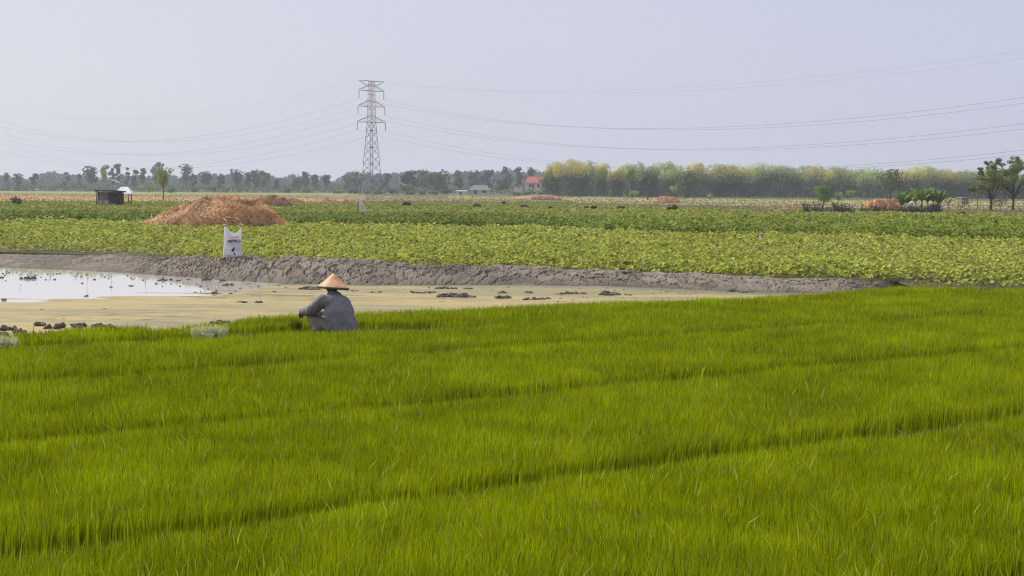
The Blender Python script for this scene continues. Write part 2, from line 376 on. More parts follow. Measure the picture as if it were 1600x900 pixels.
tc = n.new('ShaderNodeTexCoord'); mp = n.new('ShaderNodeMapping'); mp.inputs['Scale'].default_value = (1, 2.5, 1); nz = n.new('ShaderNodeTexNoise'); nz.inputs['Scale'].default_value = 1.2; nz.inputs['Detail'].default_value = 4
bp = n.new('ShaderNodeBump'); bp.inputs['Strength'].default_value = .025; bp.inputs['Distance'].default_value = .02
l.new(tc.outputs['Object'], mp.inputs['Vector']); l.new(mp.outputs['Vector'], nz.inputs['Vector']); l.new(nz.outputs['Fac'], bp.inputs['Height']); l.new(bp.outputs['Normal'], b.inputs['Normal'])
wx1 = gp(510, 440, POND).x
o = mesh_np('water', [(-21, 27.5, POND), (wx1, 27.5, POND), (wx1, 36.5, POND), (-21, 48, POND)], [[0, 1, 2, 3]], m); tag(o, kind='structure')

# --- the fields beyond the bank (z = 0) : one sheet out to the horizon, then strips of stubble and grass on it
fr = [(p.x, p.y + .25) for p in ridge] + [tuple(gp(x, y, 0.0)[:2]) for x, y in ((1425, 448), (1600, 452.5), (1800, 456.5), (2200, 463))]
fr = [(-2400, fr[0][1] + 60)] + [(-60, fr[0][1] + 6)] + fr + [(60, fr[-1][1]), (2400, fr[-1][1])]
V = []; Fq = []
for i, (x, y) in enumerate(fr): V += [(x, y - .12, -.3), (x, y, 0), (x, max(y, 140), 0), (x * 1.0, 3000, 0)]
for i in range(len(fr) - 1):
    for k_ in range(3): Fq.append([i * 4 + k_, i * 4 + 4 + k_, i * 4 + 5 + k_, i * 4 + 1 + k_])
M['field'] = mat('field_soil', (.11, .105, .05), (.07, .075, .03), .25, .95, .3, detail=10)
o = mesh_np('field', V, Fq, M['field']); tag(o, kind='structure')
def strip(name, pts, c1, c2, lev, scale=.15):
    P_ = [gp(x, y, 0) for x, y in pts]
    for p in P_: p.z = .012 * lev
    m = mat(name, c1, c2, scale, .95, .25, stretch=(1, 3, 1), detail=10)
    o = mesh_np(name, [tuple(p) for p in P_], [list(range(len(P_)))], m); tag(o, kind='structure'); return o
strip('grass_verge', [(-400, 301), (560, 308.5), (560, 302.5), (-400, 296)], (.25, .28, .09), (.17, .21, .06), 1, .05)
strip('stubble_field', [(-400, 315), (530, 317), (530, 309.5), (-400, 302)], (.42, .28, .12), (.33, .25, .11), 2, .05)
strip('ploughed_strip', [(500, 314), (960, 317), (960, 308), (500, 305)], (.26, .19, .14), (.22, .20, .10), 3, .06)
strip('dirt_track', [(900, 317.5), (1270, 325), (2100, 334), (2100, 329), (1270, 319), (900, 313)], (.33, .22, .16), (.28, .22, .13), 4, .06)
strip('dry_grass_strip', [(700, 311), (1270, 319), (2100, 327), (2100, 318), (1270, 312.5), (700, 306)], (.38, .34, .14), (.28, .28, .10), 5, .04)

# ------------------------------------------------------------------ RICE SEEDLINGS
def rice():
    Rs, D0 = [], 5.6
    for d in np.arange(D0, 33, .4):
        hw = .346 * (d + .4) + 1.3; rho = 3800 * min(1, 9.0 / d) ** .8
        if d > 20: hw += .5
        n = int(2 * hw * .4 * rho)
        Rs.append(np.stack([RS.uniform(-hw, hw, n), RS.uniform(d, d + .4, n)], 1))
        n2 = int(9.0 * .4 * rho * .5); sgn = RS.choice([-1, 1], n2)
        Rs.append(np.stack([sgn * (hw + 4.5 * RS.rand(n2)), RS.uniform(d, d + .4, n2)], 1))      # beds go on past the frame
    R = np.concatenate(Rs)
    dens, hs = rice_mask(R[:, 0], R[:, 1]); keep = RS.rand(len(R)) < dens
    R, hs = R[keep], hs[keep]; x, y = R[:, 0], R[:, 1]; n = len(R)
    big = fbm(x, y, 1.1, 80); sm_ = vnoise(x, y, .22, 85)
    h = (.196 + .026 * (big - .5) * 2 + .022 * (sm_ - .5) * 2 + RS.normal(size=n) * .018) * hs * 1.05
    w = .0036 + .00026 * y + RS.rand(n) * .0012
    dirx = (fbm(x, y, 1.7, 90) - .5); diry = (fbm(x, y, 1.7, 94) - .5)
    lean = np.stack([dirx * .06 + RS.normal(size=n) * .022 + .008, diry * .05 + RS.normal(size=n) * .022], 1)
    edge = sstep(.25, 0, np.abs(y - np.interp(x, *tb)))[:, None] * (x < TRX)[:, None]
    lean = lean + edge * np.array([.02, -.05])
    c = tint(n, (.325, .385, .0012), .30, .06)
    c *= (1 + .22 * (big[:, None] - .5) * 2) * (1 + .25 * (sm_[:, None] - .5))
    yel = RS.rand(n) < .03; c[yel] = tint(yel.sum(), (.34, .38, .03), .1, .05)
    h[yel] *= 1.08
    az = RS.normal(size=n) * .9
    V, T, C = blades(np.concatenate([R, np.full((n, 1), SOIL - .01)], 1), h, w, lean, c, az)
    # long bent stray blades that stand above the beds
    m_ = 4200; sx = RS.uniform(-1, 1, m_); d = 6 + 23 * RS.rand(m_) ** 1.6; sx *= .36 * d + .5
    dn, _ = rice_mask(sx, d); k_ = (dn > .5); sx, d = sx[k_], d[k_]; m_ = len(sx)
    ang = RS.rand(m_) * 6.28; ln = RS.uniform(.03, .16, m_)
    V2, T2, C2 = blades(np.stack([sx, d, np.full(m_, SOIL)], 1), RS.uniform(.22, .29, m_), .0065 + .00035 * d, np.stack([np.cos(ang) * ln, np.sin(ang) * ln * .6], 1), tint(m_, (.44, .50, .06), .25, .05), RS.normal(size=m_) * .5)
    # drooping remnants lying in the furrows
    o = mesh_np('rice_seedlings', np.concatenate([V, V2]), np.concatenate([T, T2 + len(V)]), M['rice'], col=np.concatenate([C, C2]))
    tag(o, 'dense bright green rice seedlings filling the foreground beds', 'rice seedlings', kind='stuff')
    print('rice blades', n)
rice()

# ------------------------------------------------------------------ VINE CROP beyond the bank
bnd = line([(-500, 350), (0, 352), (225, 354), (440, 358), (740, 361), (900, 366), (1100, 373), (1350, 379), (1600, 385), (2000, 392)], 0)   # dark furrow between the two plots
far1 = line([(-500, 313), (0, 317), (560, 319), (900, 320), (1200, 328), (1245, 336), (1600, 338), (2000, 345)], 0)
def crop():
    fxp = np.array([p[0] for p in fr[1:-1]]); fyp = np.array([p[1] for p in fr[1:-1]])
    out = []
    for (d0, d1_, rho, size, kind) in ((30, 48, 260, .054, 1), (48, 66, 160, .064, 1), (66, 90, 95, .085, 0), (90, 130, 42, .12, 0), (130, 190, 14, .20, 0)):
        area = 0; 
        n = int(rho * 1.15 * (d1_ - d0) * 2 * (.346 * (d0 + d1_) / 2 + 6)); u_ = RS.rand(n)
        y = d0 + (d1_ - d0) * u_; x = RS.uniform(-1, 1, n) * (.346 * y + 6)
        q_ = 13 if kind else 9; sg = .17 if kind else .24 + .0012 * y; npl = max(n // q_, 1); pid = RS.randint(0, npl, n)
        ox, oy = RS.normal(size=n) * sg, RS.normal(size=n) * sg * .8; rr2 = (ox ** 2 + oy ** 2) / (2.2 * sg) ** 2; ph = (.6 + .7 * RS.rand(npl))[pid]
        x = x[:npl][pid] + ox; y = y[:npl][pid] + oy
        fy = np.interp(x, fxp, fyp); fa = np.interp(x, *far1); k = (y > fy + .12) & (y < fa)
        x, y, fy = x[k], y[k], fy[k]; by = np.interp(x, *bnd)
        near = y < by; db = np.abs(y - by + (vnoise(x, y, 3, 101) - .5) * 1.2)
        rowv = vnoise(x * .35, y, .55, 100)                       # loose rows running across
        cl = fbm(x, y, .9 if kind else 1.6, 104); big = fbm(x, y, 6, 108)
        # rows of clumps and gaps
        gap = sstep(.34, .45, cl * .6 + rowv * .4)
        dens = np.where(near, .35 + .65 * gap, .25 + .75 * gap) * np.where(np.abs(y - by - .35) < np.where(x < gp(460, 355, 0).x, 2.6, 1.1), .05, 1)
        dens *= .35 + .65 * sstep(.1, .6, y - fy)
        patch = sstep(.60, .70, big) * near                        # dry, thin patches
        kk = RS.rand(len(x)) < dens * (1 - .45 * patch)
        x, y, near, cl, big, gap, patch, fy, db, ph, rr2, rowv = [a[kk] for a in (x, y, near, cl, big, gap, patch, fy, db, ph[k], rr2[k], rowv)]
        n = len(x)
        H = np.where(near, .30, .46 - .0008 * y) * (.55 + .9 * cl); H = H * (.62 + .75 * rowv) * (1 + .25 * (~near) * (db < 5)); H = np.maximum(H, .10) * (.55 + .45 * sstep(0, .9, y - fy))
        H *= (1 - .45 * sstep(1.6, .3, np.abs(db)) * (near)) * (1 - .6 * sstep(85, 115, y))
        H = H * ph * (1 - .75 * np.minimum(rr2, 1)); z = H * (1 - .35 * RS.rand(n) ** 1.8) + .02; big_ = 1
        N = np.stack([RS.normal(size=n) * .45 - .12, RS.normal(size=n) * .45 - .30, np.abs(RS.normal(size=n)) * .5 + .55], 1)
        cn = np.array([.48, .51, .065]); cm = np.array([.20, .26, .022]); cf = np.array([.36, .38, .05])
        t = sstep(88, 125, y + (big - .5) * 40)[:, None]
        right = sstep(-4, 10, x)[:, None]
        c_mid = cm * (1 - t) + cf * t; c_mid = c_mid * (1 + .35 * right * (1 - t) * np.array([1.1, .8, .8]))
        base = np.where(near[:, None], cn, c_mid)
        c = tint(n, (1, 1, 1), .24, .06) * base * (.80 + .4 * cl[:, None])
        dryl = RS.rand(n) < (.008 + .22 * patch + .06 * (sstep(0, .6, y - fy) < .9)); c[dryl] = tint(dryl.sum(), (.40, .33, .14), .2, .06)
        dkl = RS.rand(n) < .20; c[dkl] *= np.array([.45, .58, .8])
        sz = size * RS.uniform(.6, 1.25, n) * np.where(dryl, .7, 1)
        C3 = np.stack([x, y, z], 1)
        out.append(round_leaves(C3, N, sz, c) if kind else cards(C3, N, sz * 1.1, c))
    for nm, sel, lab in (('vine_crop', out[:2], 'leafy yellow-green ground crop in the plot just behind the mud bank'), ('vine_crop', out[2:], 'darker green and dry leafy crop spreading across the middle fields')):
        vs_, fs_, cs_, b0 = [], [], [], 0
        for V, T, C in sel: vs_.append(V); fs_.append(T + b0); cs_.append(C); b0 += len(V)
        o = mesh_np(nm, np.concatenate(vs_), fs_, M['crop'], col=np.concatenate(cs_)); tag(o, lab, 'field crop', kind='stuff')
        print('crop verts', b0)
crop()
def tufts(name, lab, n, d0, d1_, c, h, w, xr=.37, cond=None, sp=.2):
    y = d0 + (d1_ - d0) * RS.rand(n); x = RS.uniform(-1, 1, n) * (xr * y + 3)
    if cond is not None: k = cond(x, y); x, y = x[k], y[k]
    n = len(x); k = RS.rand(n) < .25 + .75 * sstep(.35, .6, fbm(x, y * 2, 5, 120)); x, y = x[k], y[k]; n = len(x)
    hh = h * RS.uniform(.5, 1.3, n); V, T, C = blades(np.stack([x, y, np.zeros(n)], 1), hh, w * RS.uniform(.6, 1.4, n), RS.normal(size=(n, 2)) * (hh * .35)[:, None], tint(n, c, sp, .09), RS.normal(size=n) * .4)
    o = mesh_np(name, V, T, M['crop'], col=C); tag(o, lab, 'grass', kind='stuff')
def bank_edge(x, y):
    fy = np.interp(x, [p[0] for p in fr], [p[1] for p in fr]); return (y > fy - .05) & (y < fy + .7)
tufts('dry_grass', 'short dry and green grass along the top of the mud bank', 60000, 28, 44, (.32, .30, .10), .14, .012, cond=bank_edge)
def left_tan(x, y): return (x / y < -.10) & (y > 215)
tufts('field_grass', 'low green and straw grass covering the far open fields', 42000, 100, 420, (.33, .31, .11), .24, .20, cond=lambda x, y: ~left_tan(x, y))
tufts('stubble', 'low tan stubble on the far field at the left', 22000, 200, 420, (.56, .36, .18), .22, .20, cond=left_tan)
tufts('field_weeds', 'scattered dull stalks rising among the leaves of the crop', 2500, 42, 110, (.33, .31, .12), .40, .025)
# ------------------------------------------------------------------ TREES
def lobes_cloud(lobes, n, size, col, var=.16, shell=.75, up=.35, aspect=.7, k=4, lt=.10):
    """leaf clumps spread through the lobes ((x,y,z),(rx,ry,rz)) with light and dark clumps"""
    w = np.array([l[1][0] * l[1][2] for l in lobes]); w = w / w.sum()
    idx = RS.choice(len(lobes), n, p=w); C0 = np.array([l[0] for l in lobes])[idx]; R0 = np.array([l[1] for l in lobes])[idx]
    d = RS.normal(size=(n, 3)); d /= np.linalg.norm(d, axis=1, keepdims=True)
    r = shell + (1 - shell) * RS.rand(n, 1) * 1.3; r = np.where(RS.rand(n, 1) < .3, RS.rand(n, 1) ** .5, r)
    C = C0 + d * R0 * r
    N = d + RS.normal(size=(n, 3)) * .6 + np.array([0, 0, up])
    lobtone = 1 + RS.normal(size=(len(lobes), 1)) * lt
    c = tint(n, (1, 1, 1), var, .05) * np.asarray(col) * lobtone[idx]
    return cards(C, N, size * RS.uniform(.55, 1.3, n), c, aspect)
def crown_lobes(h0, h1, w, n, seed, shape='round', depth=None):
    r = random.Random(seed); out = []; depth = depth or w
    for i in range(n):
        t = (i + r.random()) / n; z = h0 + (h1 - h0) * t
        if shape == 'round': ww = math.sin(math.pi * min(max(t * .85 + .12, .05), .95)) ** .6
        elif shape == 'vee': ww = .25 + .85 * t
        elif shape == 'flat': ww = .6 + .5 * t
        else: ww = 1 - .55 * t
        a = r.uniform(0, 6.28); q = r.uniform(.25, .8) * ww
        s = r.uniform(.20, .34) * w
        out.append(((math.cos(a) * q * w / 2, math.sin(a) * q * depth / 2, z), (s, s, s * r.uniform(.55, .85))))
    return out
def limb_mesh(h, lobes, r0, seed, lean=0.0, fork=.45):
    r = random.Random(seed); mb = MB(); top = h * fork
    mb.tube([(0, 0, -.1), (lean * .3, 0, top * .35), (lean * .8 + r.uniform(-.1, .1) * r0 * 3, 0, top * .7), (lean, 0, top)], [r0 * 1.25, r0, r0 * .85, r0 * .7], 7)
    for c, s in lobes:
        c = Vector(c); b = Vector((lean, 0, top * r.uniform(.7, 1.0))); mid = b.lerp(c, .5) + Vector((r.uniform(-.1, .1), r.uniform(-.1, .1), -.05 * (c.z - b.z))) * 1.0
        mb.tube([b, mid, c], [r0 * .5, r0 * .3, r0 * .1], 5)
    return mb
def tree(name, label, px, D, py_top, w_px, shape='round', col=(.09, .13, .05), n=420, nl=9, leaf=.30, crown0=.35, trunk='bark', tr=.16, group=None, lean=0.0, cat='tree', var=.16, loc=None):
    p = loc or P(px, D); h = ztop(px, py_top, D); w = w_px / F * D
    root = empty(name, p); tag(root, label, cat, group)
    seed = int(px * 7 + D); ls = crown_lobes(h * crown0 + .1 * h, h * .93, w, nl, seed, shape)
    ls = [((c[0] + lean, c[1], c[2]), s) for c, s in ls]
    V, T, C = lobes_cloud(ls, n, leaf, col, var)
    V[:, 2] = np.minimum(V[:, 2], h * 1.02)
    limb_mesh(h, ls, tr, seed, lean, crown0 + .08).build('trunk', M[trunk], root)
    mesh_np('crown', V, T, M['leaf'], root, C)
    return root
G = (.12, .175, .07); DK = (.12, .14, .085); BR = (.14, .12, .09); LT = (.24, .32, .09); YG = (.46, .54, .06)
row = 'trees lining the far edge of the fields'
spec = [
 (11, 690, 269, 12, 'round', LT, 7, 'bark', 'small light green tree, the farthest left of the tree line'),
 (27, 660, 270, 17, 'round', G, 8, 'palebark', 'rounded green tree second from the left end of the tree line'),
 (53, 640, 271, 13, 'vee', DK, 8, 'palebark', 'open dark green tree with a forked pale trunk near the left end'),
 (104, 700, 268, 10, 'round', DK, 6, 'palebark', 'slim tree with a bare pale stem before the bluish wood'),
 (124, 690, 269, 9, 'round', G, 6, 'palebark', 'thin green tree with a pale trunk left of the tall brown-leaved one'),
 (144, 620, 260, 27, 'vee', DK, 13, 'palebark', 'broad dark grey-green tree on a thin pale trunk left of the shack'),
 (163, 600, 257, 13, 'vee', YG, 10, 'palebark', 'bright yellow-green narrow tree above the shack'),
 (175, 660, 262, 10, 'round', G, 8, 'bark', 'green tree directly behind the bright yellow-green one'),
 (184, 640, 252, 11, 'round', DK, 9, 'bark', 'tall dark two-lobed tree right of the bright yellow-green one'),
 (199, 650, 260, 8, 'round', DK, 6, 'bark', 'narrow dark tree above the white roof of the shelter'),
 (211, 650, 264, 13, 'round', DK, 8, 'palebark', 'dull dark tree right of the white shelter roof'),
 (223, 620, 261, 13, 'vee', LT, 9, 'palebark', 'fresh green tree with a pale trunk right of the shelter'),
 (245, 640, 253, 24, 'vee', DK, 13, 'bark', 'tall dark lobed tree behind the feathery light tree'),
 (292, 640, 257, 24, 'flat', BR, 12, 'bark', 'tall brownish tree with a cauliflower-like crown standing alone'),
 (303, 650, 272, 10, 'round', DK, 6, 'palebark', 'short dark tree leaning against the cauliflower-crowned one'),
 (321, 650, 268, 20, 'flat', DK, 9, 'palebark', 'low wide dark tree with bare pale stems'),
 (345, 620, 273, 14, 'round', G, 8, 'palebark', 'scruffy green tree with light leaves at its foot'),
 (370, 650, 265, 22, 'vee', BR, 12, 'bark', 'large brown-green tree left of the dense dark group'),
 (386, 660, 267, 12, 'round', DK, 8, 'bark', 'dark tree in the middle of the dense group'),
 (400, 650, 265, 17, 'round', DK, 10, 'bark', 'dark rounded tree with a lobed top in the dense group'),
 (412, 640, 265, 18, 'round', G, 11, 'bark', 'full green tree at the right end of the dense group'),
 (432, 620, 281, 8, 'round', G, 6, 'palebark', 'small slim green tree in the low gap of the tree line'),
 (464, 640, 276, 22, 'round', G, 10, 'palebark', 'bushy light green tree right of the low gap'),
 (476, 660, 266, 16, 'round', DK, 9, 'palebark', 'lobed tree rising above the bushy one right of the gap'),
 (492, 660, 273, 13, 'round', DK, 8, 'bark', 'dark compact tree between the lobed tree and the forked one'),
 (509, 650, 272, 14, 'flat', DK, 8, 'palebark', 'forked sparse tree with separate dark tufts'),
 (541, 620, 273, 20, 'round', LT, 9, 'palebark', 'light green tree left of the power pylon'),
 (556, 650, 267, 24, 'round', G, 11, 'bark', 'grey-green tree just left of the pylon legs'),
 (604, 620, 270, 18, 'round', G, 9, 'bark', 'green tree just right of the pylon legs'),
 (640, 560, 266, 27, 'round', (.07, .13, .045), 12, 'bark', 'dark green round tree standing right of the pylon'),
 (636, 520, 288, 22, 'flat', LT, 8, 'palebark', 'low light green spreading tree in front of the dark round tree'),
 (684, 560, 270, 44, 'round', (.085, .11, .045), 18, 'bark', 'very broad dark olive tree left of the grey roofed house'),
 (662, 620, 263, 24, 'round', BR, 9, 'bark', 'brownish tree top behind the broad olive one'),
 (717, 600, 268, 20, 'round', G, 10, 'bark', 'green tree above the small white outbuilding'),
 (742, 620, 266, 24, 'round', G, 11, 'bark', 'grey-green tree behind the grey roofed house'),
 (764, 620, 265, 22, 'round', DK, 10, 'bark', 'dark tree above the right end of the grey roof'),
 (790, 640, 260, 17, 'round', DK, 10, 'bark', 'tall dark tree with lumpy top left of the red roof'),
 (809, 640, 259, 14, 'round', DK, 9, 'bark', 'dark rounded treetop between the two tall ones behind the red roof'),
 (830, 640, 261, 20, 'round', DK, 10, 'bark', 'dark treetop directly above the red roofed house'),
 (783, 560, 280, 22, 'round', (.09, .16, .05), 10, 'bark', 'fresh green tree between the grey roof and the red roof'),
]
for px, D, yt, w, sh, col, nl, tk, lab in spec:
    tree('tree', lab, px, D, yt, w, sh, col, n=70 + 26 * nl, nl=nl, leaf=.58, crown0=.30 if sh != 'round' else .18, trunk=tk, tr=.16, group=row)
# feathery tree in the near field, on the left
tree('tree', 'lone feathery light green tree on a dark stem in the left field', 255.5, 238, 261.5, 26, 'vee', (.34, .42, .11), n=1500, nl=22, leaf=.13, crown0=.38, tr=.10)
# low bushes, bananas at the foot of the tree line
shrub_i = [0]
def shrub(label, px, D, py_top, w_px, col, n=220, leaf=.30, name='bush', group=None, nl=6, cat='bush'):
    p = P(px, D); h = ztop(px, py_top, D); w = w_px / F * D; r = random.Random(int(px * 13 + D))
    ls = [((r.uniform(-.38, .38) * w, r.uniform(-.25, .25) * w, h * r.uniform(.3, .7)), (w * r.uniform(.16, .28), w * .2, h * r.uniform(.25, .4))) for _ in range(nl)]
    V, T, C = lobes_cloud(ls, n, leaf, col, .2); V[:, 2] = np.maximum(V[:, 2], .01)
    root = empty(name, p); tag(root, label, cat, group)
    mesh_np('foliage', V, T, M['leaf'], root, C)
    mb = MB()
    for c, s in ls: mb.tube([(c[0] * .2, c[1] * .2, -.05), (c[0] * .6, c[1] * .6, c[2] * .5), c], [.03, .02, .01], 4)
    mb.build('stem', M['stick'], root)
    return root
def frond_plant(name, label, px, D, h, nfr, L, col, group=None, cat='banana plant', w=.35, trunk_r=.12, loc=None, erect=.9, base=.42, el0=.35, droop=.38):
    p = loc or P(px, D); root = empty(name, p); tag(root, label, cat, group); r = random.Random(int(px * 3 + D))
    V, T, C = [], [], []; cc = tint(nfr, col, .2, .06)
    for k in range(nfr):
        a = r.uniform(0, 6.28); el = r.uniform(el0, 1.35) * erect; ln = L * r.uniform(.7, 1.1); o_ = Vector((0, 0, h * base))
        prev = None; seg = 6; d = Vector((math.cos(a), math.sin(a), 0)); q = Vector((-math.sin(a), math.cos(a), 0))
        for i in range(seg + 1):
            t = i / seg; c = o_ + d * ln * t * math.cos(el) * (1 + .2 * t) + Vector((0, 0, ln * (t * math.sin(el) - droop * t * t * t)))
            ww = w * math.sin(math.pi * min(.97, t * .9 + .08)) ** .7 * .5; b = len(V)
            V += [tuple(c - q * ww - Vector((0, 0, ww * .35))), tuple(c), tuple(c + q * ww - Vector((0, 0, ww * .35)))]; C += [cc[k]] * 3
            if i: T += [(b - 3, b - 2, b + 1, b), (b - 2, b - 1, b + 2, b + 1)]
    mesh_np('fronds', np.array(V), np.array(T), M['leaf'], root, np.array(C))
    mb = MB(); mb.tube([(0, 0, -.05), (.02, 0, h * .25), (0, 0, h * .46)], [trunk_r, trunk_r * .85, trunk_r * .5], 8); mb.build('trunk', M['palebark'], root)
    return root
bl = [(8, 660, 291, 10, G, 'green bush at the far left foot of the tree line'), (32, 640, 291, 18, G, 'low bush below the second tree from the left'), (232, 520, 288, 34, (.30, .33, .08), 'yellow-green overgrown mound right of the shelter'),
 (264, 520, 292, 30, (.27, .28, .09), 'long low dry bush behind the feathery tree'), (268, 500, 294, 10, (.12, .18, .05), 'small dark green bush beside the feathery tree'), (305, 560, 290, 12, LT, 'pale green bush below the cauliflower-crowned tree'),
 (334, 560, 291, 14, G, 'green bush between the low dark trees'), (355, 560, 293, 10, LT, 'light bush left of the dense group of trees'), (450, 560, 293, 12, G, 'small bush at the foot of the low gap'), (480, 560, 292, 14, LT, 'light bush below the lobed tree'),
 (530, 520, 296, 16, LT, 'low green bush left of the pylon foot'), (552, 500, 295, 14, G, 'round green bush touching the left pylon leg'), (572, 500, 297, 16, (.30, .27, .12), 'dry bush between the pylon legs'), (592, 490, 298, 14, LT, 'bright low bush at the right pylon leg'),
 (614, 500, 294, 18, G, 'green bush right of the pylon foot'), (640, 480, 297, 14, LT, 'small light bush below the spreading tree'), (664, 480, 298, 16, (.25, .30, .08), 'yellowish low bush before the broad olive tree'), (678, 480, 296, 14, (.32, .30, .11), 'straw-coloured bush before the broad olive tree'),
 (697, 480, 294, 14, G, 'green bush left of the white outbuilding'), (806, 460, 300, 16, LT, 'light green bush below the pale wall'), (850, 440, 299, 20, (.16, .26, .06), 'bright bush in front of the red roofed house'), (905, 430, 302, 16, G, 'low dark bush under the big bamboo clump'), (832, 480, 295.5, 30, (.15, .22, .06), 'wide green bush hiding the foot of the red roofed house')]
for px, D, yt, w, col, lab in bl: shrub(lab, px, D, yt, w, col, 160, .42, group='bushes along the foot of the tree line')
bn = [(786, 470, 'light green banana plant left of the pale wall'), (796, 480, 'banana plant with upright leaves beside the pale wall'), (832, 450, 'banana plant below the left corner of the red roofed house'), (842, 445, 'banana plant in the middle of the group below the red roofed house'),
 (862, 440, 'banana plant with yellowish leaves right of the red roofed house'), (872, 445, 'rightmost banana plant in the group by the big bamboo'), (770, 470, 'banana plant at the right end of the grey roof'), (311, 560, 'banana plant below the low wide dark tree'), (368, 560, 'pale banana plant below the brown-green tree'), (343, 570, 'banana plant below the scruffy green tree')]
for px, D, lab in bn: frond_plant('banana_plant', lab, px, D, 2.7, 9, 1.7, (.19, .27, .08), group='banana plants along the tree line', w=.6)

# bamboo clumps on the right
def bamboo(label, px, D, py_top, w_px, col, seed, n=3600):
    p = P(px, D); r = random.Random(seed); h = ztop(px, py_top + r.uniform(-2.5, 3.5), D); w = w_px / F * D * 1.45
    root = empty('bamboo_clump', p); tag(root, label, 'bamboo', 'bamboo clumps along the right tree line')
    ls, mb = [], MB(); k = 15
    for i in range(k):
        x = (r.random() - .5) * w * .95; y = (r.random() - .5) * w * .8; e = 1 - .46 * (abs(x) / (w / 2)) ** 2
        z = h * e * r.uniform(.78, .94); s = w * r.uniform(.12, .21)
        ls.append(((x, y, z), (s * 1.1, s, s * r.uniform(.75, 1.1))))
        ls.append(((x + r.uniform(-.1, .1) * w, y - w * r.uniform(0, .15), z * r.uniform(.62, .82)), (s, s, s * 1.0)))
        ls.append(((x + r.uniform(-.12, .12) * w, y + r.uniform(.0, .3) * w, z * r.uniform(.15, .5)), (s * .9, s * .9, s * 1.2)))
        for q in range(1):
            bx, by = x * .55 + r.uniform(-.5, .5), y * .5 + r.uniform(-.4, .4)
            mb.tube([(bx, by, -.1), (bx + (x - bx) * .3, by + (y - by) * .3, z * .5), (x, y, z), (x + (x - bx) * .35 + r.uniform(-.3, .3), y + r.uniform(-.3, .3), z + h * .04)], [.055, .05, .035, .012], 4)
    for i in range(4):                                     # feathery tips above the crown
        x = (r.random() - .5) * w * .8; ls.append(((x, r.uniform(-.2, .2) * w, h * (1 - .22 * (abs(x) / (w / 2)) ** 2)), (w * .06, w * .05, h * .07)))
    # shade under the crown painted as dull blue-green lower lobes; upper ones olive-yellow
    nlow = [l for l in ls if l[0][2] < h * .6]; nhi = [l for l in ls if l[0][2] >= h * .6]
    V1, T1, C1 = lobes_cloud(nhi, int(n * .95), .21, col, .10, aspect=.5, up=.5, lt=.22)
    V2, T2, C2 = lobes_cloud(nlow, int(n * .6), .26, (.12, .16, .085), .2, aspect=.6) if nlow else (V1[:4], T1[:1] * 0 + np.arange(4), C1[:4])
    V = np.concatenate([V1, V2]); V[:, 2] = np.maximum(V[:, 2], .05)
    mb.build('stems', M['stick'], root)
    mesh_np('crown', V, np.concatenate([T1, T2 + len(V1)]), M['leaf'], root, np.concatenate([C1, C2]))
    return root
OY = (.68, .62, .17); OG = (.49, .55, .16); GG = (.36, .46, .14)
bb = [(872, 425, 254, 32, OY, 'yellowish bamboo clump right behind the red roofed house'), (892, 420, 252, 40, OY, 'tall olive-yellow bamboo clump, highest crown of the big group left of the gap'), (920, 425, 252, 40, OG, 'wide bamboo clump in the middle of the big group left of the gap'), (944, 430, 255, 30, OY, 'bamboo clump at the right edge of the big group, just left of the gap'),
 (972, 400, 262, 30, OY, 'reddish-yellow low bamboo clump just right of the gap'), (990, 420, 257, 34, OG, 'bamboo clump behind the thin bare-stemmed young tree'), (1014, 420, 259, 34, GG, 'green bamboo clump left of the dark stump-like trunk'), (1036, 425, 256, 36, OG, 'olive bamboo clump above the left end of the orange straw heap'),
 (1062, 410, 260, 36, OG, 'rounded bamboo clump above the right end of the orange straw heap'), (1088, 425, 258, 38, OY, 'yellow-topped bamboo clump right of the orange straw heap'), (1116, 430, 259, 38, OG, 'bamboo clump over the dark hollow in the tree line'), (1144, 430, 258, 38, OY, 'bamboo clump with a pale yellow top past the dark hollow'),
 (1172, 430, 259, 38, OG, 'green-topped bamboo clump halfway along the long row'), (1200, 430, 257, 38, OG, 'bamboo clump with a brown tuft on its top'), (1228, 430, 262, 38, GG, 'greener bamboo clump left of the small round tree'), (1256, 430, 261, 38, OG, 'bamboo clump just left above the small round tree'),
 (1284, 425, 264, 38, OY, 'bamboo clump directly behind the small round tree'), (1312, 430, 263, 38, OG, 'bamboo clump just right of the small round tree'), (1340, 430, 264, 38, OG, 'bamboo clump above the left end of the brush fence'), (1366, 420, 264, 38, GG, 'green bamboo clump left of the tall thin tree'),
 (1398, 430, 264, 38, OY, 'yellowish bamboo clump right of the tall thin tree'), (1426, 430, 265, 38, OY, 'bamboo clump behind the banana grove'), (1452, 430, 266, 38, OG, 'bamboo clump above the right end of the banana grove'), (1478, 430, 267, 38, OY, 'bamboo clump above the lone low banana plant'),
 (1504, 430, 267, 38, OG, 'bamboo clump above the raised field hut'), (1530, 430, 270, 38, GG, 'bamboo clump seen left of the spreading tree'), (1560, 430, 270, 40, GG, 'bamboo clump seen between the two spreading trees'), (1592, 430, 270, 40, GG, 'bamboo clump at the right edge of the photo'),
 (1624, 430, 270, 40, GG, 'bamboo clump past the right edge of the photo')]
for i, (px, D, yt, w, col, lab) in enumerate(bb): bamboo(lab, px, D, yt, w, col, 50 + i)
tree('tree', 'big dull green tree in front of the bamboo above the orange straw heap', 1072, 350, 268, 40, 'round', (.12, .16, .07), n=900, nl=16, leaf=.30, crown0=.10, tr=.16)
tree('tree', 'tall wispy grey-green tree standing before the bamboo left of the banana grove', 1392, 250, 265, 44, 'round', (.15, .19, .09), n=900, nl=16, leaf=.20, crown0=.32, tr=.08)
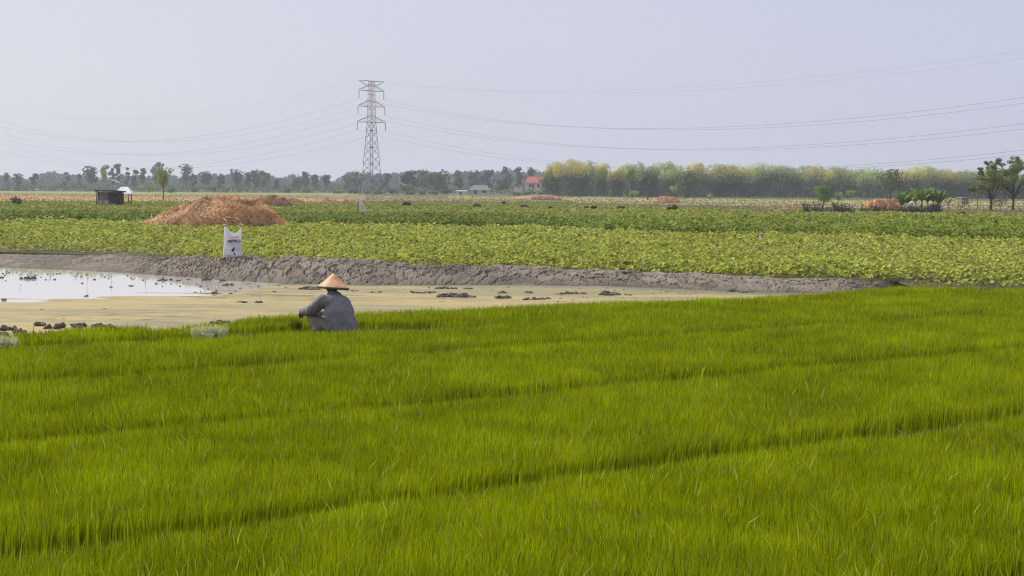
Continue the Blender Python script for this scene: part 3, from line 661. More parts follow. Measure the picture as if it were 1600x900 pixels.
# thin and small trees in the middle distance
tree('tree', 'young thin-stemmed tree with a high leafy top before the bamboo', 984, 330, 262, 14, 'round', (.20, .28, .09), n=300, nl=8, leaf=.22, crown0=.45, trunk='palebark', tr=.07)
tree('tree', 'dark bare trunk with a few green tufts left of the orange straw heap', 1012, 300, 283, 12, 'round', (.10, .13, .06), n=120, nl=5, leaf=.2, crown0=.5, tr=.14)
tree('tree', 'small yellow-leaved sapling above the orange straw heap', 1053, 320, 291, 14, 'flat', (.38, .38, .12), n=160, nl=6, leaf=.18, crown0=.5, tr=.05)
tree('tree', 'small light green sapling at the foot of the bare-stemmed tree', 988, 305, 298, 22, 'flat', (.32, .38, .14), n=160, nl=6, leaf=.18, crown0=.6, tr=.05)
tree('tree', 'small round tree with a dense dark green crown in the right field', 1287, 4853 / (319.5 - 298.0), 289.5, 31, 'round', (.20, .31, .03), n=2600, nl=16, leaf=.11, crown0=.20, tr=.09, var=.2)
tree('tree', 'small flat-topped light green tree right of the round tree', 1328, 290, 297, 13, 'flat', (.25, .36, .09), n=200, nl=6, leaf=.18, crown0=.55, trunk='palebark', tr=.05)
tree('tree', 'tiny pale tree with a bare stem right of the flat-topped one', 1350, 290, 302, 7, 'flat', (.22, .30, .10), n=60, nl=3, leaf=.18, crown0=.6, trunk='palebark', tr=.04)
shrub('pale green bush between the round tree and the flat-topped tree', 1311, 300, 299, 16, (.28, .38, .12), 160, .22)
shrub('pale bush with a white gleam in front of the bamboo hollow', 1107, 340, 302, 12, (.42, .44, .25), 120, .25)

# the two spreading trees at the right edge, with visible branching limbs
def spreading_tree(label, px, D, py_top, w_px, seed, tufts_, n=2600, col=(.27, .33, .09), leanx=0):
    p = P(px, D); h = ztop(px, py_top, D); w = w_px / F * D; r = random.Random(seed)
    root = empty('tree', p); tag(root, label, 'tree'); mb = MB(); ls = []
    mb.tube([(0, 0, -.1), (leanx * .05, 0, h * .12), (leanx * .2, 0, h * .25)], [.17, .13, .12], 8)
    b0 = Vector((leanx * .2, 0, h * .25))
    for (tx, tz, s) in tufts_:
        ty = r.uniform(-.3, .3) * w; e = Vector((tx * w, ty, tz * h)); m1 = b0.lerp(e, .35) + Vector((0, 0, h * .03 + r.uniform(-.05, .05))); m2 = b0.lerp(e, .7) + Vector((r.uniform(-.1, .1), r.uniform(-.1, .1), h * .06))
        mb.tube([b0 + Vector((0, 0, r.uniform(-.2, .05))), m1, m2, e], [.07, .05, .032, .012], 6)
        for j in range(4):
            o_ = Vector((r.uniform(-1, 1) * s * w * .8, r.uniform(-1, 1) * s * w, r.uniform(-.45, .45) * s * w)); ls.append((tuple(e + o_), (s * w * .62, s * w * .55, s * w * .38)))
            mb.tube([m2, e + o_ * .5, e + o_], [.022, .014, .006], 4)
    V, T, C = lobes_cloud(ls, n, .10, col, .22, shell=.5, aspect=.6)
    mb.build('trunk', M['bark'], root); mesh_np('crown', V, T, M['leaf'], root, C); return root
D1 = 4853 / (328.5 - 299.7)
t1 = [(-.42, .55, .15), (-.30, .72, .16), (-.12, .62, .17), (-.18, .86, .14), (.05, .80, .18), (.22, .66, .17), (.38, .58, .14), (-.30, .98, .07), (.20, .88, .14), (.36, .78, .12), (0, .55, .12)]
spreading_tree('spreading open-crowned tree, left one of the pair at the right edge', 1548, D1, 264, 62, 5, t1, leanx=.05, n=8000)
t2 = [(-.40, .52, .13), (-.34, .70, .13), (-.20, .60, .14), (-.28, .86, .09), (-.42, .93, .05), (-.10, .78, .15), (-.16, .95, .07), (.05, .64, .15), (.08, .90, .10), (.2, .75, .16), (.32, .6, .15), (.35, .88, .12), (-.02, .98, .07), (.2, 1.0, .08)]
spreading_tree('large spreading tree with several bare leaning limbs at the right edge', 1583, D1 * .98, 249, 112, 9, t2, n=13000, leanx=-.02)
shrub('low green bush with hanging leaves between the two spreading trees', 1560, D1 * 1.25, 303, 26, (.10, .15, .05), 200, .12)

# far wood behind everything: one mass, haze blue mixed into its leaf colour, layered trees at 900 to 1500 m
def far_wood():
    prof = [(-300, 274), (0, 274), (20, 278), (45, 280), (58, 270), (68, 267), (88, 268), (96, 277), (100, 272), (118, 271), (130, 276), (175, 277), (200, 275), (240, 276), (270, 272), (285, 276), (310, 273), (330, 271), (345, 273), (380, 269), (420, 271), (430, 275), (440, 288), (447, 276), (455, 272), (470, 274), (510, 278), (520, 287), (530, 278), (545, 270), (570, 269), (600, 269), (640, 268), (700, 268), (760, 267), (800, 267), (850, 267), (960, 268), (1300, 270), (1600, 272), (1900, 272)]
    V_, T_, C_, b0 = [], [], [], 0
    r = random.Random(4)
    for D, dy, col in ((1050, -1, (.10, .145, .11)), (1450, 1, (.10, .14, .115))):
        ls = []
        for px in np.arange(-250, 1850, 5.5):
            x = px + r.uniform(-3, 3); y = np.interp(x, *zip(*prof)) + dy + r.uniform(-1.5, 3.5)
            h = ztop(x, y, D); p = P(x, D + r.uniform(-80, 80))
            for zz in (h * .84, h * .62, h * .40, h * .18):
                s = r.uniform(2.6, 4.6); ls.append(((p.x + r.uniform(-1, 1), p.y, zz * r.uniform(.92, 1.0)), (s, s, max(h * .14, 1.5) * r.uniform(.8, 1.1))))
        V, T, C = lobes_cloud(ls, 36000, 1.4, col, .15, k=4); V[:, 2] = np.maximum(V[:, 2], 0)
        V_.append(V); T_.append(T + b0); C_.append(C); b0 += len(V)
    o = mesh_np('far_woods', np.concatenate(V_), np.concatenate(T_), M['leaf'], col=np.concatenate(C_))
    tag(o, 'distant bluish wood fading into the haze behind the tree line', 'woods', kind='stuff')
far_wood()
def undergrowth():
    ls = []; r = random.Random(8)
    for px in np.arange(-60, 870, 3.2):
        D = 560 + 90 * r.random(); p = P(px, D); h = r.uniform(1.2, 3.8); ls.append(((p.x, p.y, h * .45), (r.uniform(1.0, 2.2), 1.2, h * .55)))
    for px in np.arange(870, 1660, 3.2):
        D = 436 + 20 * r.random(); p = P(px, D); h = r.uniform(.8, 2.8); ls.append(((p.x, p.y, h * .45), (r.uniform(.8, 1.8), 1.0, h * .55)))
    V, T, C = lobes_cloud(ls, 12000, .40, (.13, .18, .07), .28); V[:, 2] = np.maximum(V[:, 2], 0)
    o = mesh_np('undergrowth', V, T, M['leaf'], col=C); tag(o, 'tangled green undergrowth at the foot of the tree line', 'undergrowth', kind='stuff')
undergrowth()
# ------------------------------------------------------------------ POWER PYLON AND LINES
TD = 485.0; tp = P(580.5, TD); tz = lambda y: ztop(580.5, y, TD)
rdir = Vector((.605, -.798, 0)); ldir = Vector((-.76, .65, 0))
ax = (rdir - ldir).normalized(); cr = Vector((-ax.y, ax.x, 0))       # along the line / across it
tower = empty('power_pylon', tp, math.atan2(ax.y, ax.x)); tag(tower, 'tall steel lattice power pylon with three pairs of arms', 'pylon')
def lattice(mb, z0, w0, z1, w1, n, r=.07, rb=.045):
    for i in range(n):
        a0, a1 = i / n, (i + 1) / n; za, zb = z0 + (z1 - z0) * a0, z0 + (z1 - z0) * a1; wa, wb = w0 + (w1 - w0) * a0, w0 + (w1 - w0) * a1
        for f in range(4):
            c = [(-1, -1), (1, -1), (1, 1), (-1, 1)]; p0, p1 = c[f], c[(f + 1) % 4]
            A, B = (p0[0] * wa / 2, p0[1] * wa / 2, za), (p1[0] * wa / 2, p1[1] * wa / 2, za)
            Cc, D_ = (p0[0] * wb / 2, p0[1] * wb / 2, zb), (p1[0] * wb / 2, p1[1] * wb / 2, zb)
            mb.tube([A, Cc], r, 4); mb.tube([A, D_], rb, 4); mb.tube([B, Cc], rb, 4)
            if i % 2 == 0: mb.tube([A, B], rb, 4)
ztop_, z1a, z2a, z3a = tz(126.5), tz(142), tz(166.5), tz(191)
mb = MB(); lattice(mb, 0, 5.4, tz(282), 4.5, 2, .11, .055); lattice(mb, tz(282), 4.5, z3a, 2.0, 7, .10, .055); mb.build('leg_frame', M['steel'], tower)
mb = MB(); lattice(mb, z3a, 2.0, z1a, 1.6, 9, .08, .05); lattice(mb, z1a, 1.6, ztop_, 1.3, 3, .07, .045); mb.build('mast', M['redsteel'], tower)
for zz, ln, nm in ((z1a, 5.1, 'upper'), (z2a, 5.5, 'middle'), (z3a, 5.8, 'lower')):
    for s in (-1, 1):
        mb = MB()
        for e in (-.8, .8):
            mb.tube([(e, s * .8, zz), (0, s * ln, zz)], .07, 4); mb.tube([(e, s * .8, zz + 2.0), (0, s * ln, zz + .15)], .06, 4)
            for t in (.35, .65): mb.tube([(e * (1 - t), s * (.8 + (ln - .8) * t), zz), (e * (1 - t), s * (.8 + (ln - .8) * t), zz + 2.0 * (1 - t))], .035, 4)
        o = mb.build('cross_arm', M['steel'], tower)
        mi = MB()
        mi.tube([(0, s * ln, zz), (0, s * ln, zz - 2.6)], .085, 6)
        for k in range(9): mi.tube([(0, s * ln, zz - .35 - .25 * k), (0, s * ln, zz - .42 - .25 * k)], [.15, .12], 6)
        mi.build('insulator', M['steel'], o)
mb = MB()
for s in (-1, 1):
    for e in (-.65, .65): mb.tube([(e, 0, ztop_ - .05), (0, s * 5.1, ztop_)], .07, 4); mb.tube([(e, s * .7, ztop_ - 2.0), (0, s * 5.1, ztop_ - .1)], .055, 4)
mb.build('earth_wire_arm', M['steel'], tower)
M['concrete'] = mat('concrete', (.42, .40, .36), (.3, .29, .26), 2, .9)
for a in (-1, 1):
    for b_ in (-1, 1): mb = MB(); mb.box((a * 2.7, b_ * 2.7, .1), (.7, .7, .5)); mb.build('footing', M['concrete'], tower)
M['wire'] = mat('aluminium_wire', (.12, .12, .13), (.10, .10, .11), 1, .6)
Smap = [('upper', z1a - 2.6, 5.1), ('middle', z2a - 2.6, 5.5), ('lower', z3a - 2.6, 5.8)]
def span(p0, d, S, sag, n=40, smax=None, dz=0):
    return [p0 + d * (S * t) + Vector((0, 0, -4 * sag * t * (1 - t) + dz * t)) for t in [i / n * (smax or 1) for i in range(n + 1)]]
for nm, zz, ln in Smap:
    for s, side in ((-1, 'near'), (1, 'far')):
        a = tp + cr * (s * ln); a.z = zz
        L = span(a, ldir, 240, 11.9); R_ = span(a, rdir, 330, 14.1)
        mb = MB(); mb.tube(L[::-1] + R_[1:], .024, 4)
        o = mb.build('power_line', M['wire']); tag(o, f'thin power line strung from the {nm} pylon arm on the {"right" if s < 0 else "left"}, sagging across the sky', 'power line', 'power lines carried by the pylon')
for s in (-1, 1):
    a = tp + cr * (s * 5.1); a.z = ztop_
    mb = MB(); mb.tube(span(a, ldir, 240, 9)[::-1] + span(a, rdir, 330, 10)[1:], .011, 4)
    o = mb.build('earth_wire', M['wire']); tag(o, f'very thin earth wire from the {"right" if s < 0 else "left"} tip of the pylon top', 'wire', 'power lines carried by the pylon')

# ------------------------------------------------------------------ STRAW HEAPS
def heap(label, px0, px1, base_y, prof, col, n, sl=.35, sw=.012, depth=.62, D=None, strands=True, name='straw_heap'):
    """prof: (pixel x, pixel y) of the outline top"""
    xm = (px0 + px1) / 2; hy = 290 + xm / 160; D = D or EYE * F / (base_y - hy); k = D / F
    p = P(xm, D + (px1 - px0) * k * depth * .35); W = (px1 - px0) * k
    xs = np.array([(x - xm) * k for x, y in prof]); hs = np.array([max(0, ztop(x, y, D * 1.01)) for x, y in prof])
    nu, nv = 90, 50
    U, Vv = np.meshgrid(np.linspace(-.5, .5, nu), np.linspace(-1, 1, nv), indexing='ij')
    X = U * W; e = np.sqrt(np.clip(1 - (2 * U) ** 2 * .9, 0, 1)); Y = Vv * e * W * depth / 2
    Hh = np.interp(X, xs, hs) * np.clip(1 - np.abs(Vv) ** 2.1, 0, 1) ** .75
    sd = int(px0) % 97
    Hh = Hh * (1 + (fbm(X + 30, Y, W * .16, 200 + sd) - .5) * .50 * (1 - np.abs(Vv) ** 6)) + (fbm(X, Y, W * .05, 210 + sd) - .5) * .05 * W * .3 * (Hh > .02)
    Z = np.maximum(Hh, -.02)
    V = np.stack([X, Y, Z], -1).reshape(-1, 3); q = (np.arange(nu - 1)[:, None] * nv + np.arange(nv - 1)[None]).reshape(-1)
    Fq = np.stack([q, q + nv, q + nv + 1, q + 1], 1); C = tint(len(V), np.array(col) * .45, .12, .04)
    if n:
        i = RS.randint(0, nu - 1, n); j = RS.randint(1, nv - 2, n); P0 = np.stack([X[i, j], Y[i, j], Z[i, j]], 1)
        du = np.stack([X[i + 1, j] - X[i, j], Y[i + 1, j] - Y[i, j], Z[i + 1, j] - Z[i, j]], 1); dv = np.stack([X[i, j + 1] - X[i, j], Y[i, j + 1] - Y[i, j], Z[i, j + 1] - Z[i, j]], 1)
        P0 = P0 + du * RS.rand(n, 1) + dv * RS.rand(n, 1)
        N = np.cross(du, dv); N /= np.linalg.norm(N, axis=1, keepdims=True) + 1e-9; du /= np.linalg.norm(du, axis=1, keepdims=True) + 1e-9; dv = np.cross(N, du)
        # strands mostly hang down the slope with tangled swirls
        th = (fbm(P0[:, 0], P0[:, 1] + P0[:, 2], W * .09, 220 + sd) - .5) * 9 + RS.normal(size=n) * .8 + math.pi / 2
        Dd = du * np.cos(th)[:, None] + dv * np.sin(th)[:, None] + N * (RS.normal(size=(n, 1)) * .22 + .06); S_ = np.cross(Dd, N); S_ /= np.linalg.norm(S_, axis=1, keepdims=True) + 1e-9
        l = (sl * RS.uniform(.4, 1.3, n))[:, None]; w = sw * RS.uniform(.6, 1.5, n)[:, None]; B = P0 + N * (.03 * W / 6.7)
        A0 = B; A1 = B + Dd * l * .5 + N * l * .12; A2 = B + Dd * l + N * l * (-.02 + RS.normal(size=(n, 1)) * .05)
        Vs = np.stack([A0 - S_ * w, A0 + S_ * w, A1 - S_ * w, A1 + S_ * w, A2], 1).reshape(-1, 3)
        b = np.arange(n)[:, None, None] * 5 + len(V); T = (np.array([[0, 1, 3], [0, 3, 2], [2, 3, 4]])[None] + b).reshape(-1, 3)
        tone = (1 + (fbm(P0[:, 0], P0[:, 1], W * .10, 230 + sd) - .5) * 1.3)[:, None]
        c = np.repeat(tint(n, col, .34, .05) * tone, 5, axis=0)
        o = mesh_np(name, np.concatenate([V, Vs]), [Fq, T], M['straw'], col=np.concatenate([C, c]), loc=p)
    else: o = mesh_np(name, V, Fq, M['straw'], col=C * 1.6, loc=p, smooth=True)
    return tag(o, label, 'straw heap')
SC = (.60, .34, .155)
heap('big heap of reddish-brown straw behind the white fertilizer sack', 210, 449, 363, [(210, 362), (226, 356), (245, 347), (262, 340), (280, 331), (300, 326), (322, 320), (345, 317), (365, 315.5), (385, 318), (403, 322), (418, 330), (432, 344), (441, 355), (447, 363)], SC, 76000, .46, .0095)
heap('smaller brown straw heap behind the right shoulder of the big heap', 391, 460, 325, [(391, 322), (398, 313), (410, 310), (428, 309), (442, 311), (452, 318), (460, 325)], (.46, .25, .12), 18000, .4, .016)
heap('low pale straw heap just right of the smaller brown heap', 446, 473, 318.5, [(446, 314), (452, 311), (464, 312), (473, 316)], (.62, .36, .18), 5000, .35, .025)
heap('long flat straw heap in the field left of the white streamers', 500, 546, 318, [(500, 315), (510, 311.5), (525, 312.5), (540, 313), (546, 316)], (.64, .42, .22), 5000, .35, .025)
heap('long reddish straw heap in front of the big bamboo group', 798, 878, 313, [(798, 311), (815, 308), (835, 306.5), (855, 305.5), (870, 307.5), (878, 311)], (.58, .36, .20), 6000, .35, .03)
heap('orange straw heap with a flat top beside the bare dark trunk', 1021, 1062, 317.5, [(1021, 315.5), (1027, 310), (1036, 308.5), (1052, 308.5), (1059, 312), (1062, 316)], (.60, .35, .18), 6000, .28, .025)
heap('orange straw heap behind the brush fence and banana grove', 1350, 1412, 328, [(1350, 325), (1358, 317), (1368, 314.5), (1385, 314.5), (1400, 315.5), (1412, 322)], (.72, .36, .15), 9000, .3, .02)
heap('small low mound of dry straw left of the brush fence', 1216, 1242, 333, [(1216, 332), (1224, 328.5), (1234, 328.5), (1242, 332)], (.55, .34, .20), 3000, .4, .02)

# ------------------------------------------------------------------ SHACK AND SHELTER (left)
M['tin'] = mat('rusty_tin', (.30, .25, .24), (.15, .10, .09), 2.5, .7, .3, stretch=(6, 6, 1))
M['paletin'] = mat('pale_tin', (.52, .48, .46), (.36, .30, .28), 3, .6, .2)
M['darkcloth'] = mat('dark_tarp', (.07, .065, .075), (.035, .033, .038), 4, .8, .4)
M['whitecloth'] = mat('white_sheet', (.82, .82, .80), (.70, .70, .70), 3, .6, .2)
SD = EYE * F / (322.5 - 291.1); k = SD / F; sp = P(173, SD)
sh = empty('shack', sp, .25); tag(sh, 'small dark field shack of boards and rusty sheets with a flat black roof', 'shack')
u_ = 38 * k; hh = ztop(173, 299, SD)
mb = MB(); mb.box((-u_ * .28, -.8, hh * .66), (u_ * .36, .05, hh * .58)); mb.box((-u_ * .48, 0, hh * .5), (.05, 1.5, hh * .95)); mb.build('side_wall', M['tin'], sh)
mb = MB(); mb.box((-u_ * .42, -.86, hh * .20), (u_ * .17, .05, hh * .44)); mb.box((-u_ * .19, -.85, hh * .19), (u_ * .24, .05, hh * .42)); mb.build('wall_panel', M['paletin'], sh)
mb = MB(); mb.box((u_ * .18, -.78, hh * .58), (u_ * .52, .06, hh * .70)); mb.box((u_ * .46, 0, hh * .55), (.06, 1.5, hh * .75)); mb.box((0, .75, hh * .5), (u_ * .95, .05, hh * .9)); mb.build('front_wall', M['darkcloth'], sh)
mb = MB()
for i in range(9): mb.box((-u_ * .05 + i * u_ * .065, -.83, hh * .5 + random.uniform(-.1, .1)), (.04 + random.uniform(0, .05), .04, hh * .8), ry=random.uniform(-.06, .06))
mb.build('planks', M['wood'], sh)
mb = MB(); mb.box((0, -.15, hh + .02), (u_ * 1.25, 2.3, .13), ry=.035); mb.box((-u_ * .3, -.2, hh + .10), (u_ * .4, 1.2, .04), ry=-.06); mb.box((u_ * .2, .1, hh + .09), (u_ * .5, 1.4, .05), ry=.08, rz=.1); mb.build('roof', M['darkcloth'], sh)
for i, (x, y) in enumerate(((-u_ * .5, -.9), (u_ * .5, -.9), (-u_ * .5, .8), (u_ * .5, .8), (-u_ * .56, -.9))):
    mb = MB(); mb.tube([(x, y, -.1), (x + .02, y, hh * .5), (x, y, hh)], .045, 6); mb.build('post', M['wood'], sh)
mb = MB(); mb.tube([(u_ * .1, -1.2, .02), (u_ * .12, -1.2, .36), (u_ * .30, -1.2, .30), (u_ * .34, -1.2, .02)], .03, 5); mb.box((u_ * .2, -1.1, .34), (.5, .3, .03)); o = mb.build('bench', M['paletin'], None); o.location = sp; tag(o, 'small pale bench standing against the front of the shack', 'bench')
# white roofed shelter behind
WD = SD * 1.06; wp = P(195, WD); kw = WD / F; ws = empty('shelter', wp, .1); tag(ws, 'open shelter with a white sheet roof on thin posts behind the shack', 'shelter')
zt, zb = ztop(195, 292, WD), ztop(195, 302.5, WD); a_ = 15 * kw
me = bpy.data.meshes.new('roof'); rr = [(-a_, -1.1, zb), (a_ * .86, -1.1, zb), (a_ * .95, 1.1, zb), (-a_, 1.1, zb), (-a_ * .35, -.15, zt), (a_ * .35, -.1, zt + .02), (a_ * .35, .2, zt), (-a_ * .35, .2, zt)]
mb = MB(); mb.add(rr, [(0, 1, 5, 4), (1, 2, 6, 5), (2, 3, 7, 6), (3, 0, 4, 7), (4, 5, 6, 7)]); mb.add([(x, y, z - .05) for x, y, z in rr], [(4, 5, 1, 0), (5, 6, 2, 1), (6, 7, 3, 2), (7, 4, 0, 3), (7, 6, 5, 4)]); mb.build('roof', M['whitecloth'], ws)
for x, y in ((-a_ * .8, -.9), (-a_ * .05, -.9), (a_ * .50, -.9), (a_ * .55, .9), (-a_ * .8, .9)):
    mb = MB(); mb.tube([(x, y, -.1), (x, y, zb + .05)], .045, 6); mb.build('post', M['wood'], ws)
mb = MB(); mb.box((a_ * .25, 0, .32), (a_ * .8, 1.6, .06)); mb.build('floor_platform', M['wood'], ws)
mb = MB(); q = [wpt(174, 280.5, 300), wpt(180, 282.5, 300), wpt(184, 284, 300), wpt(188, 286.5, 300)]; mb.tube([P(174, 300)] + q[:1], .05, 5); mb.build('pole', M['palebark']).name = 'sign_pole'
o = bpy.data.objects['sign_pole']; o.name = 'banner_pole'; tag(o, 'thin pole rising behind the shack with a white strip at its top', 'pole')
mb = MB(); mb.tube(q, [.14, .10, .16, .05], 5); o = mb.build('white_strip', M['whitecloth'], o)

# ------------------------------------------------------------------ HOUSES AT THE TREE LINE
M['plaster'] = mat('cream_plaster', (.68, .64, .55), (.52, .48, .42), .8, .9); M['rtile'] = mat('red_roof_tiles', (.48, .13, .08), (.34, .10, .07), 3, .8, .3, stretch=(1, 6, 1))
M['gtile'] = mat('grey_roof_tiles', (.24, .23, .21), (.15, .145, .14), 2, .85, .3); M['dark'] = mat('dark_opening', (.035, .035, .04), (.02, .02, .025), 1, .5)
def house(label, px0, px1, y_ridge, y_eave, y_base, D, wallm, roofm, wins, hip=.12, dp=6.0, rz=0.0):
    xm = (px0 + px1) / 2; p = P(xm, D); kk = D / F; w = (px1 - px0) * kk; zr, ze = ztop(xm, y_ridge, D), ztop(xm, y_eave, D)
    r = empty('house', p, rz); tag(r, label, 'house')
    mb = MB(); mb.box((0, 0, ze / 2 - .1), (w * .92, dp, ze + .2)); mb.build('wall', wallm, r)
    hx = w / 2; mb = MB(); hp = w * hip
    top = [(-hx, -dp / 2 - .6, ze - .1), (hx, -dp / 2 - .6, ze - .1), (hx, dp / 2 + .6, ze - .1), (-hx, dp / 2 + .6, ze - .1), (-hx + hp, 0, zr), (hx - hp, 0, zr)]
    mb.add(top, [(0, 1, 5, 4), (1, 2, 5), (2, 3, 4, 5), (3, 0, 4), (0, 3, 2, 1)]); mb.build('roof', roofm, r)
    for t, z0, z1, ww, kind in wins:
        mb = MB(); mb.box((t * w, -dp / 2 - .02, (z0 + z1) / 2 * ze), (ww, .08, (z1 - z0) * ze)); o = mb.build(kind, M['dark'], r)
    return r
house('white walled house with a red tiled roof beside the big bamboo', 820, 852, 276, 285, 303, 520, M['plaster'], M['rtile'], [(-.12, .55, .85, .7, 'window'), (-.25, .6, .85, .6, 'window'), (.15, .6, .85, .7, 'window')])
house('low house with a long grey tiled roof among the trees', 733, 767, 289.5, 296.5, 303, 505, M['plaster'], M['gtile'], [(-.2, .2, .9, 1.0, 'door'), (.2, .4, .85, 1.2, 'window')], .18)
house('small white outbuilding left of the grey roofed house', 713, 731, 297.2, 298.4, 303, 500, M['whitecloth'], M['paletin'], [(-.1, .1, .8, .9, 'door')], .05, 4)
mb = MB(); wq = P(810, 500); zw = ztop(810, 294, 500); mb.box((0, 0, zw / 2), (15 / F * 500, .3, zw)); mb.box((-1.0, -.05, zw + .1), (.5, .4, .4)); mb.box((1.1, -.05, zw + .1), (.5, .4, .4)); o = mb.build('wall', M['plaster']); o.location = wq; tag(o, 'stained pale garden wall half hidden behind banana plants', 'wall')

# ------------------------------------------------------------------ RIGHT MIDDLE DISTANCE : brush fence, banana grove, field hut
def brush(label, px0, px1, y_top, D, seed, n, name='brush_fence', col='stick'):
    r = random.Random(seed); kk = D / F; p = P((px0 + px1) / 2, D); w = (px1 - px0) * kk; h = ztop((px0 + px1) / 2, y_top - 4, D) ; mb = MB()
    for i in range(n):
        x = r.uniform(-.5, .5) * w; y = r.uniform(-.25, .25); hh = h * r.uniform(.25, 1.05); a = r.uniform(-.5, .5) * hh
        mb.tube([(x, y, -.1), (x + a * .3 + r.uniform(-.08, .08), y, hh * .5), (x + a, y + r.uniform(-.1, .1), hh)], [r.uniform(.03, .08), .045, .02], 5)
        for q in range(2): 
            z = hh * r.uniform(.3, .9); mb.tube([(x + a * .5, y, z), (x + a * .5 + r.uniform(-.5, .5), y + r.uniform(-.2, .2), z + r.uniform(-.15, .35))], [.018, .006], 4)
    for i in range(max(2, n // 8)): z = h * r.uniform(.3, .7); mb.tube([(-w / 2, r.uniform(-.1, .1), z), (0, 0, z + r.uniform(-.1, .1)), (w / 2, r.uniform(-.1, .1), z + r.uniform(-.2, .2))], .022, 4)
    o = mb.build(name, M[col]); o.location = p; return tag(o, label, 'brush fence', 'rows of brushwood fencing at the field edge')
BD = EYE * F / (334.5 - 298.4)
brush('tangled dead brushwood with a few twigs, leftmost of the brush fences', 1255, 1283, 318, BD, 1, 34)
brush('sparse low brushwood between the two denser brush fences on the left', 1283, 1300, 324, BD, 2, 10)
brush('crooked dark stakes joined by twigs, below the flat-topped small tree', 1298, 1337, 319, BD, 3, 36)
brush('pair of short leaning stakes left of the orange straw heap', 1343, 1366, 321, BD, 4, 16)
brush('arched dark branches in front of the orange straw heap', 1366, 1386, 318, BD, 5, 22)
brush('low dark brush pile at the left foot of the banana grove', 1392, 1416, 327, BD * .99, 6, 40)
brush('dense dark brush pile under the middle of the banana grove', 1418, 1448, 322, BD * .99, 7, 60)
brush('square dense stack of dark brushwood at the right end of the fence', 1450, 1469, 321, BD * .99, 8, 70)
gd = BD * 1.05
for i, (px, h, lab) in enumerate([(1409, 2.6, 'leaning banana plant at the left end of the grove'), (1421, 2.4, 'low broad banana plant second from the left of the grove'), (1430, 3.6, 'tall banana plant with upright leaves left of the grove middle'), (1440, 3.9, 'tallest banana plant in the middle of the grove'), (1449, 3.7, 'banana plant with spread leaves right of the grove middle'), (1458, 3.7, 'tall dark-leaved banana plant second from the right of the grove'), (1466, 3.0, 'banana plant leaning out at the right end of the grove')]):
    frond_plant('banana_plant', lab, px, gd + (i % 3) * 1.2, h * .8, 20, 2.0, [(.14, .22, .05), (.25, .33, .07)][i % 2], group='banana plants in the grove by the brush fence', w=.27, droop=.24, trunk_r=.09, base=.36, el0=.75, erect=1.05)
frond_plant('banana_plant', 'low light green banana plant standing alone right of the grove', 1481, 180, 1.7, 12, 2.0, (.26, .34, .08), w=.3, erect=.7)
def pole(label, px, D, yt, r=.035, m='stick', name='pole', cat='pole'):
    p = P(px, D); h = ztop(px, yt, D); mb = MB(); mb.tube([(0, 0, -.15), (.02, 0, h * .5), (0, 0, h)], [r, r * .9, r * .7], 6); o = mb.build(name, M[m]); o.location = p; return tag(o, label, cat)
pole('thin tall pole standing before the orange straw heap', 1390, BD, 298, .035); pole('thin straight pole left of the spreading trees', 1527, D1 * 1.1, 286, .05)
pole('slim pale post behind the left spreading tree', 1553, D1 * 1.15, 312, .05, 'palebark', 'post', 'post'); pole('dark stout post at the right end of the banana grove', 1464, BD, 313, .06, 'stick', 'post', 'post')
mb = MB(); r = random.Random(3)
for i in range(7): mb.ball((r.uniform(-.18, .18), r.uniform(-.1, .1), .25 + i * .13), (r.uniform(.12, .26), .1, .2), 8, 6)
o = mb.build('tarpaulin', M['whitecloth'], smooth=True); o.location = P(1425, BD * 1.02); tag(o, 'crumpled white tarpaulin hung among the banana trunks', 'tarpaulin')
for px, lab in ((1407, 'small white bag at the left foot of the banana grove'), (1393, 'tiny white bag between the pole and the banana grove')):
    mb = MB(); mb.ball((0, 0, .12), (.16, .13, .16), 10, 7); mb.tube([(0, 0, .26), (.02, 0, .33)], [.03, .05], 6); o = mb.build('bag', M['whitecloth'], smooth=True); o.location = P(px, BD * .985); tag(o, lab, 'bag')
# raised field hut
HD = 190; hp_ = P(1505, HD); hut = empty('field_hut', hp_, .1); tag(hut, 'small raised hut on legs with woven walls, far right of the banana grove', 'hut'); kk = HD / F; w = 10 * kk; h = ztop(1505, 309, HD)
mb = MB(); mb.box((0, 0, h), (w * 1.25, 1.6, .06), ry=.06); mb.build('roof', M['paletin'], hut)
mb = MB(); mb.box((0, 0, h * .66), (w, 1.2, h * .55)); mb.build('wall', M['tin'], hut)
for x in (-1, 1):
    for y in (-1, 1): mb = MB(); mb.tube([(x * w * .48, y * .6, -.1), (x * w * .46, y * .58, h)], .04, 5); mb.build('leg', M['wood'], hut)
o = MB(); o.box((0, 0, .06), (3.2, .5, .1)); o = o.build('plank_stack', M['whitecloth']); o.location = P(1552, EYE * F / (334.5 - 299.6)); tag(o, 'long low white slab lying on the ground before the spreading trees', 'slab')

